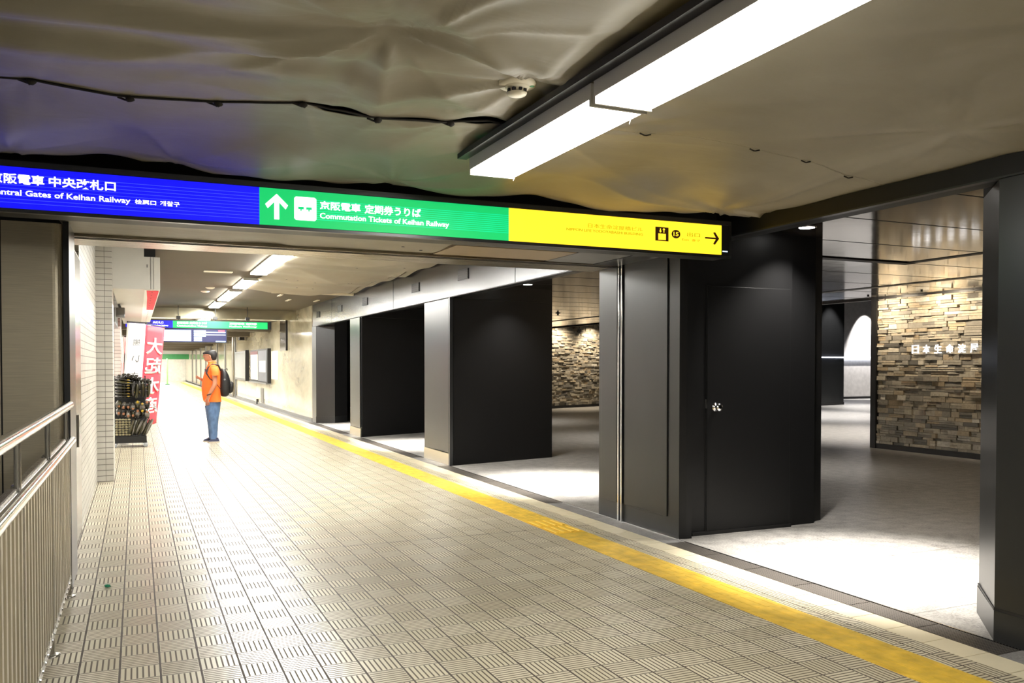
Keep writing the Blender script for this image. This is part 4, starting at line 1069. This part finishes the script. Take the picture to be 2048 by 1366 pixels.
# body: one continuous skinned mesh
def skin_body():
    V, E, Rr = [], [], []
    def add(p, r, par=None):
        V.append(p); Rr.append(r); i = len(V)-1
        if par is not None: E.append((par, i))
        return i
    P = lambda u, v, y=0: (U2X(u), PY+y, V2Z(v))
    pel = add(P(426, 806), (.15, .13)); sp1 = add(P(423, 785), (.17, .15), pel); sp2 = add(P(424, 762), (.16, .15), sp1)
    ch = add(P(426, 742), (.13, .14), sp2); nk = add(P(424, 728), (.062, .062), ch); nk2 = add(P(421, 721), (.060, .060), nk)
    for s in (-1, 1):
        sh = add(P(427, 738, s*.155), (.052, .052), ch)
        if s < 0:
            el = add(P(428, 768, -.245), (.048, .048), sh); wr = add(P(416, 790, -.235), (.034, .034), el); hd = add(P(414, 797, -.235), (.032, .024), wr)
            kn = add(P(413.5, 801, -.235), (.034, .020), hd)
            fb = ((-.030, 0), (-.012, .002), (.008, .002), (.026, 0))
            for k, (dx, dy) in enumerate(fb):
                L = (.055, .066, .062, .048)[k]; x, y, z = U2X(413.5)+dx, PY-.235+dy, V2Z(801)
                f1 = add((x, y, z-.035), (.0105, .0105), kn); f2 = add((x-.004, y+.008, z-.035-L*.5), (.0095, .0095), f1); add((x-.002, y+.02, z-.035-L*.85), (.008, .008), f2)
            th1 = add((U2X(413.5)-.048, PY-.232, V2Z(800)), (.012, .012), hd); add((U2X(413.5)-.056, PY-.225, V2Z(800)-.035), (.010, .010), th1)
        else:
            el = add(P(422, 766, .24), (.046, .046), sh); wr = add(P(405, 760, .14), (.034, .034), el); hd = add(P(400.5, 757, .12), (.032, .024), wr)
            x, y, z = U2X(398), PY+.11, V2Z(756)
            kn = add((x, y, z), (.028, .018), hd)
            for k in range(4):
                f1 = add((x-.030, y-.018+.016*k, z+.012-k*.008), (.0095, .0095), kn); f2 = add((x-.045, y-.022+.016*k, z+.035-k*.008), (.009, .009), f1); add((x-.035, y-.026+.016*k, z+.052-k*.008), (.008, .008), f2)
            t1 = add((x-.01, y-.035, z+.02), (.011, .011), hd); add((x-.03, y-.04, z+.045), (.0095, .0095), t1)
    for s in (-1, 1):
        hp = add(P(427, 815, s*.09), (.10, .09), pel); k_ = add(P(426, 845, s*.10), (.07, .066), hp); an = add(P(427, 876, s*.11), (.042, .042), k_)
        ft = add(P(424 if s < 0 else 417, 881.5, s*.12), (.022, .024), an); add(P(418 if s < 0 else 412, 882.2, s*.125), (.014, .022), ft)
    me = bpy.data.meshes.new('body'); me.from_pydata([(a-man.location.x, b_-man.location.y, c) for a, b_, c in V], E, []); o = bpy.data.objects.new('body', me); COL.objects.link(o)
    sk = o.modifiers.new('skin', 'SKIN'); sk.use_smooth_shade = True
    lay = me.skin_vertices[0].data
    for i, r in enumerate(Rr): lay[i].radius = r
    lay[0].use_root = True
    ss = o.modifiers.new('sub', 'SUBSURF'); ss.levels = 2; ss.render_levels = 2
    me.materials.append(skin_m)
    return o
raw = skin_body()
dg = bpy.context.evaluated_depsgraph_get(); dg.update()
bm_mesh = bpy.data.meshes.new_from_object(raw.evaluated_get(dg)); bpy.data.objects.remove(raw)
# head lofted with a face, joined into the same body mesh
def head_mb():
    mb = MB(); rings = []
    # (front u, back u, v, half width): profile facing left, bowed
    prof = [(419, 431, 727, .055), (416.5, 431, 722, .058), (410.5, 430.5, 719.5, .062), (409.2, 430.5, 717.5, .068), (408.8, 430.8, 715.5, .072), (408.9, 431, 713.8, .074), (407.2, 431.3, 712, .076), (407.6, 431.6, 710.2, .078), (406.8, 431.6, 708.6, .080), (407.2, 431.2, 706.5, .078), (409.5, 430, 704.5, .070), (413, 427, 703.2, .05), (416, 423, 702.8, .02)]
    for (a, c, v, hw) in prof: rings.append([(x-man.location.x, y-man.location.y, z) for x, y, z in ring(a, c, v, hw, 20, 0, 1, .25)])
    mb.loft(rings)
    cx, cy = man.location.x, man.location.y
    # nose, ears, brow
    mb.blob((U2X(407.2)-cx, 0, V2Z(713.4)), (.013, .011, .021), 10, 8)
    for s in (-1, 1): mb.blob((U2X(419.5)-cx, s*.083, V2Z(713.0)), (.018, .010, .030), 10, 8, 0, .2)
    return mb
hm = head_mb(); bmj = bmesh.new(); bmj.from_mesh(bm_mesh)
hme = bpy.data.meshes.new('h'); hme.from_pydata(hm.v, [], hm.f); bmj.from_mesh(hme)
for f in bmj.faces: f.smooth = True; f.material_index = 0
bmesh.ops.recalc_face_normals(bmj, faces=bmj.faces); bmj.to_mesh(bm_mesh); bmj.free()
body = bpy.data.objects.new('body', bm_mesh); COL.objects.link(body); body.parent = man
if not bm_mesh.materials: bm_mesh.materials.append(skin_m)
b = MB()
for s in (-1, 1): b.blob((U2X(408.2), PY+s*.034, V2Z(711.2)), (.007, .012, .006), 8, 6)
part('eye', b, M['black'], man)
part('mouth', MB().blob((U2X(408.6), PY, V2Z(717.0)), (.006, .024, .005), 8, 6), mat('lips', (150, 84, 76), .5), man)
part('glasses', MB().tube([(U2X(407.2), PY-.07, V2Z(711)), (U2X(419), PY-.086, V2Z(711.5))], .003, 5).tube([(U2X(406.6), PY-.065, V2Z(711.2)), (U2X(406.2), PY, V2Z(711)), (U2X(406.6), PY+.065, V2Z(711.2))], .003, 5), M['black'], man)
# hair
hr = []
for (a, c, v, hw) in [(423, 432.5, 720, .070), (421, 433.5, 717.5, .080), (419.0, 434, 715, .086), (418, 434.5, 712.5, .086), (415.5, 434.5, 710, .087), (410, 434, 708.2, .087), (405.6, 433, 706, .084), (406, 431.5, 703.4, .076), (410, 428, 701.8, .058), (414, 424, 701.0, .03)]:
    hr.append(ring(a, c, v, hw, 20, 0, 1, .18))
part('hair', MB().loft(hr), hairm, man)
# t-shirt
ts = []
for (a, c, v, hw) in [(409.5, 442.5, 803.5, .205), (406.5, 442, 801, .205), (404.2, 441.5, 790, .205), (403.2, 441.3, 777, .203), (404.3, 441.2, 764, .202), (406.8, 441, 752, .205), (410, 440.5, 743, .21), (413, 438.5, 736, .205), (415.2, 435.5, 730.5, .17), (416.5, 432.8, 726.5, .115), (416.8, 431.5, 724.2, .082)]:
    ts.append(ring(a, c, v, hw, 24, 0, .85))
sh = MB().loft(ts)
for s in (-1, 1):
    # sleeve
    sp = [(427, 732, .13, .070), (427.5, 736.5, .19, .078), (428, 742, .222, .078), (428, 749, .238, .076)]
    rr_ = []
    for (u, v, yy, r) in sp:
        c = Vector((U2X(u), PY+s*yy, V2Z(v))); rr_.append([tuple(c+Vector((r*math.cos(t), r*.9*math.sin(t), .25*r*math.sin(t)*-s))) for t in [2*math.pi*j/16 for j in range(16)]])
    sh.loft(rr_)
ts_o = part('t_shirt', sh, orange, man)
sub('collar', MB().tube([(U2X(417), PY-.06, V2Z(723.6)), (U2X(416.3), PY, V2Z(724.6)), (U2X(417), PY+.06, V2Z(723.6)), (U2X(424), PY+.084, V2Z(722.6)), (U2X(431.5), PY+.05, V2Z(723)), (U2X(432.5), PY, V2Z(723)), (U2X(431.5), PY-.05, V2Z(723)), (U2X(424), PY-.084, V2Z(722.6)), (U2X(417), PY-.06, V2Z(723.6))], .010, 8), mat('pale_collar', (240, 150, 100), .7), ts_o)
sub('chest_print', MB().prism([(U2X(412.2), PY-.12), (U2X(410.2), PY-.05), (U2X(409.4), PY), (U2X(409.9), PY-.05), (U2X(411.8), PY-.12)], V2Z(748), V2Z(738)), mat('dark_print', (60, 34, 60), .6), ts_o)
# jeans: hips plus two legs
jn = MB()
jn.loft([ring(410.5, 441, v, hw, 24, 0, .9) for v, hw in ((800, .19), (808, .19))]+[ring(411.5, 440, 816, .185, 24), ring(413, 438, 822, .17, 24)])
for s in (-1, 1):
    o_ = 0 if s < 0 else -1
    L = [(411, 439.5, 812, .095), (412.5, 438.5, 822, .098), (414, 436.5, 832, .092), (415.5, 435, 842, .084), (416.5, 434.5, 850, .079), (417.5, 434, 860, .073), (418, 433.5, 868, .070), (418.5, 433, 874, .072), (419, 434.5, 877.5, .075)]
    jn.loft([ring(a+o_, c+o_, v, hw, 18, s*.10, .95) for a, c, v, hw in L])
part('jeans', jn, denim, man)
for s, du in ((-1, 0), (1, -8)):
    cyy = s*.125
    sm = MB()
    for_ring = []
    ds = 1 if s < 0 else .9
    sh_ = MB().loft([ring(414.5+du, 437+du*.6, 884.2, .05, 16, cyy), ring(414.3+du, 437+du*.6, 881.5, .052, 16, cyy), ring(416+du, 436.5+du*.6, 879.5, .048, 16, cyy), ring(421+du*.8, 435.5+du*.5, 877, .044, 16, cyy), ring(423+du*.6, 434.5+du*.4, 874.8, .042, 16, cyy)])
    so_ = part('shoe', sh_, shoe_m, man)
    sub('sole', MB().loft([ring(413.6+du, 438+du*.6, 884.3, .053, 16, cyy), ring(413.2+du, 438+du*.6, 882.0, .055, 16, cyy)]), sole_m, so_)
wt = part('watch', MB().tube([(U2X(416.2)+.040*math.cos(a), PY-.236+.040*math.sin(a), V2Z(788)+.012*math.cos(a)) for a in [2*math.pi*i/14 for i in range(15)]], .010, 8), M['black'], man)
# backpack: carried thing of its own
bp = empty('backpack', (U2X(452), PY, V2Z(793)), 'black backpack worn on the back of the man in orange', 'backpack')
bk = [(444, 452, 793.5, .09), (440.5, 457, 791, .13), (438, 459.5, 784, .15), (437, 461, 774, .155), (437.5, 460, 762, .155), (439, 458, 752, .150), (440.5, 454, 744, .135), (441.5, 450, 739.5, .11), (443, 447, 737.2, .06)]
part('main_bag', MB().loft([ring(a, c, v, hw, 20, 0, .75) for a, c, v, hw in bk]), pack_m, bp)
part('front_pocket', MB().loft([ring(a, c, v, hw, 16, 0, .75) for a, c, v, hw in [(456, 461, 787, .08), (455, 465.5, 784, .11), (456, 467, 774, .12), (457, 467, 766, .115), (456, 463, 763, .09)]]), pack_m, bp)
part('zip', MB().tube([(U2X(461.3), PY-.06, V2Z(782)), (U2X(461.6), PY-.1, V2Z(775)), (U2X(459.8), PY-.12, V2Z(762)), (U2X(457), PY-.10, V2Z(752))], .004, 5), M['grey'], bp)
part('top_loop', MB().tube([(U2X(450), PY, V2Z(740)), (U2X(454), PY, V2Z(736)), (U2X(455), PY, V2Z(741))], .010, 6), pack_m, bp)
part('emblem', MB().lathe((U2X(448), PY-.148, V2Z(759)), [(.02, 0), (.018, -.006)], 12, 'y'), M['grey'], bp)
for s in (-1, 1):
    part('shoulder_strap', MB().tube([(U2X(441), PY+s*.10, V2Z(741)), (U2X(435), PY+s*.135, V2Z(730)), (U2X(424), PY+s*.14, V2Z(729)), (U2X(415.5), PY+s*.14, V2Z(736)), (U2X(411.5), PY+s*.17, V2Z(746)), (U2X(418), PY+s*.205, V2Z(757)), (U2X(430), PY+s*.208, V2Z(766)), (U2X(441), PY+s*.15, V2Z(780))], [.018, .020, .020, .020, .018, .008, .007, .007], 8), pack_m, bp)

# scrap on floor
tag(MB().blob((-.19, 6.28, .012), (.022, .016, .010), 8, 6, .3).build('foil_scrap', mat('teal_foil', (60, 170, 130), .2, .5, var=.5, scale=60)), 'tiny crumpled teal wrapper on the floor near the railing', 'litter')
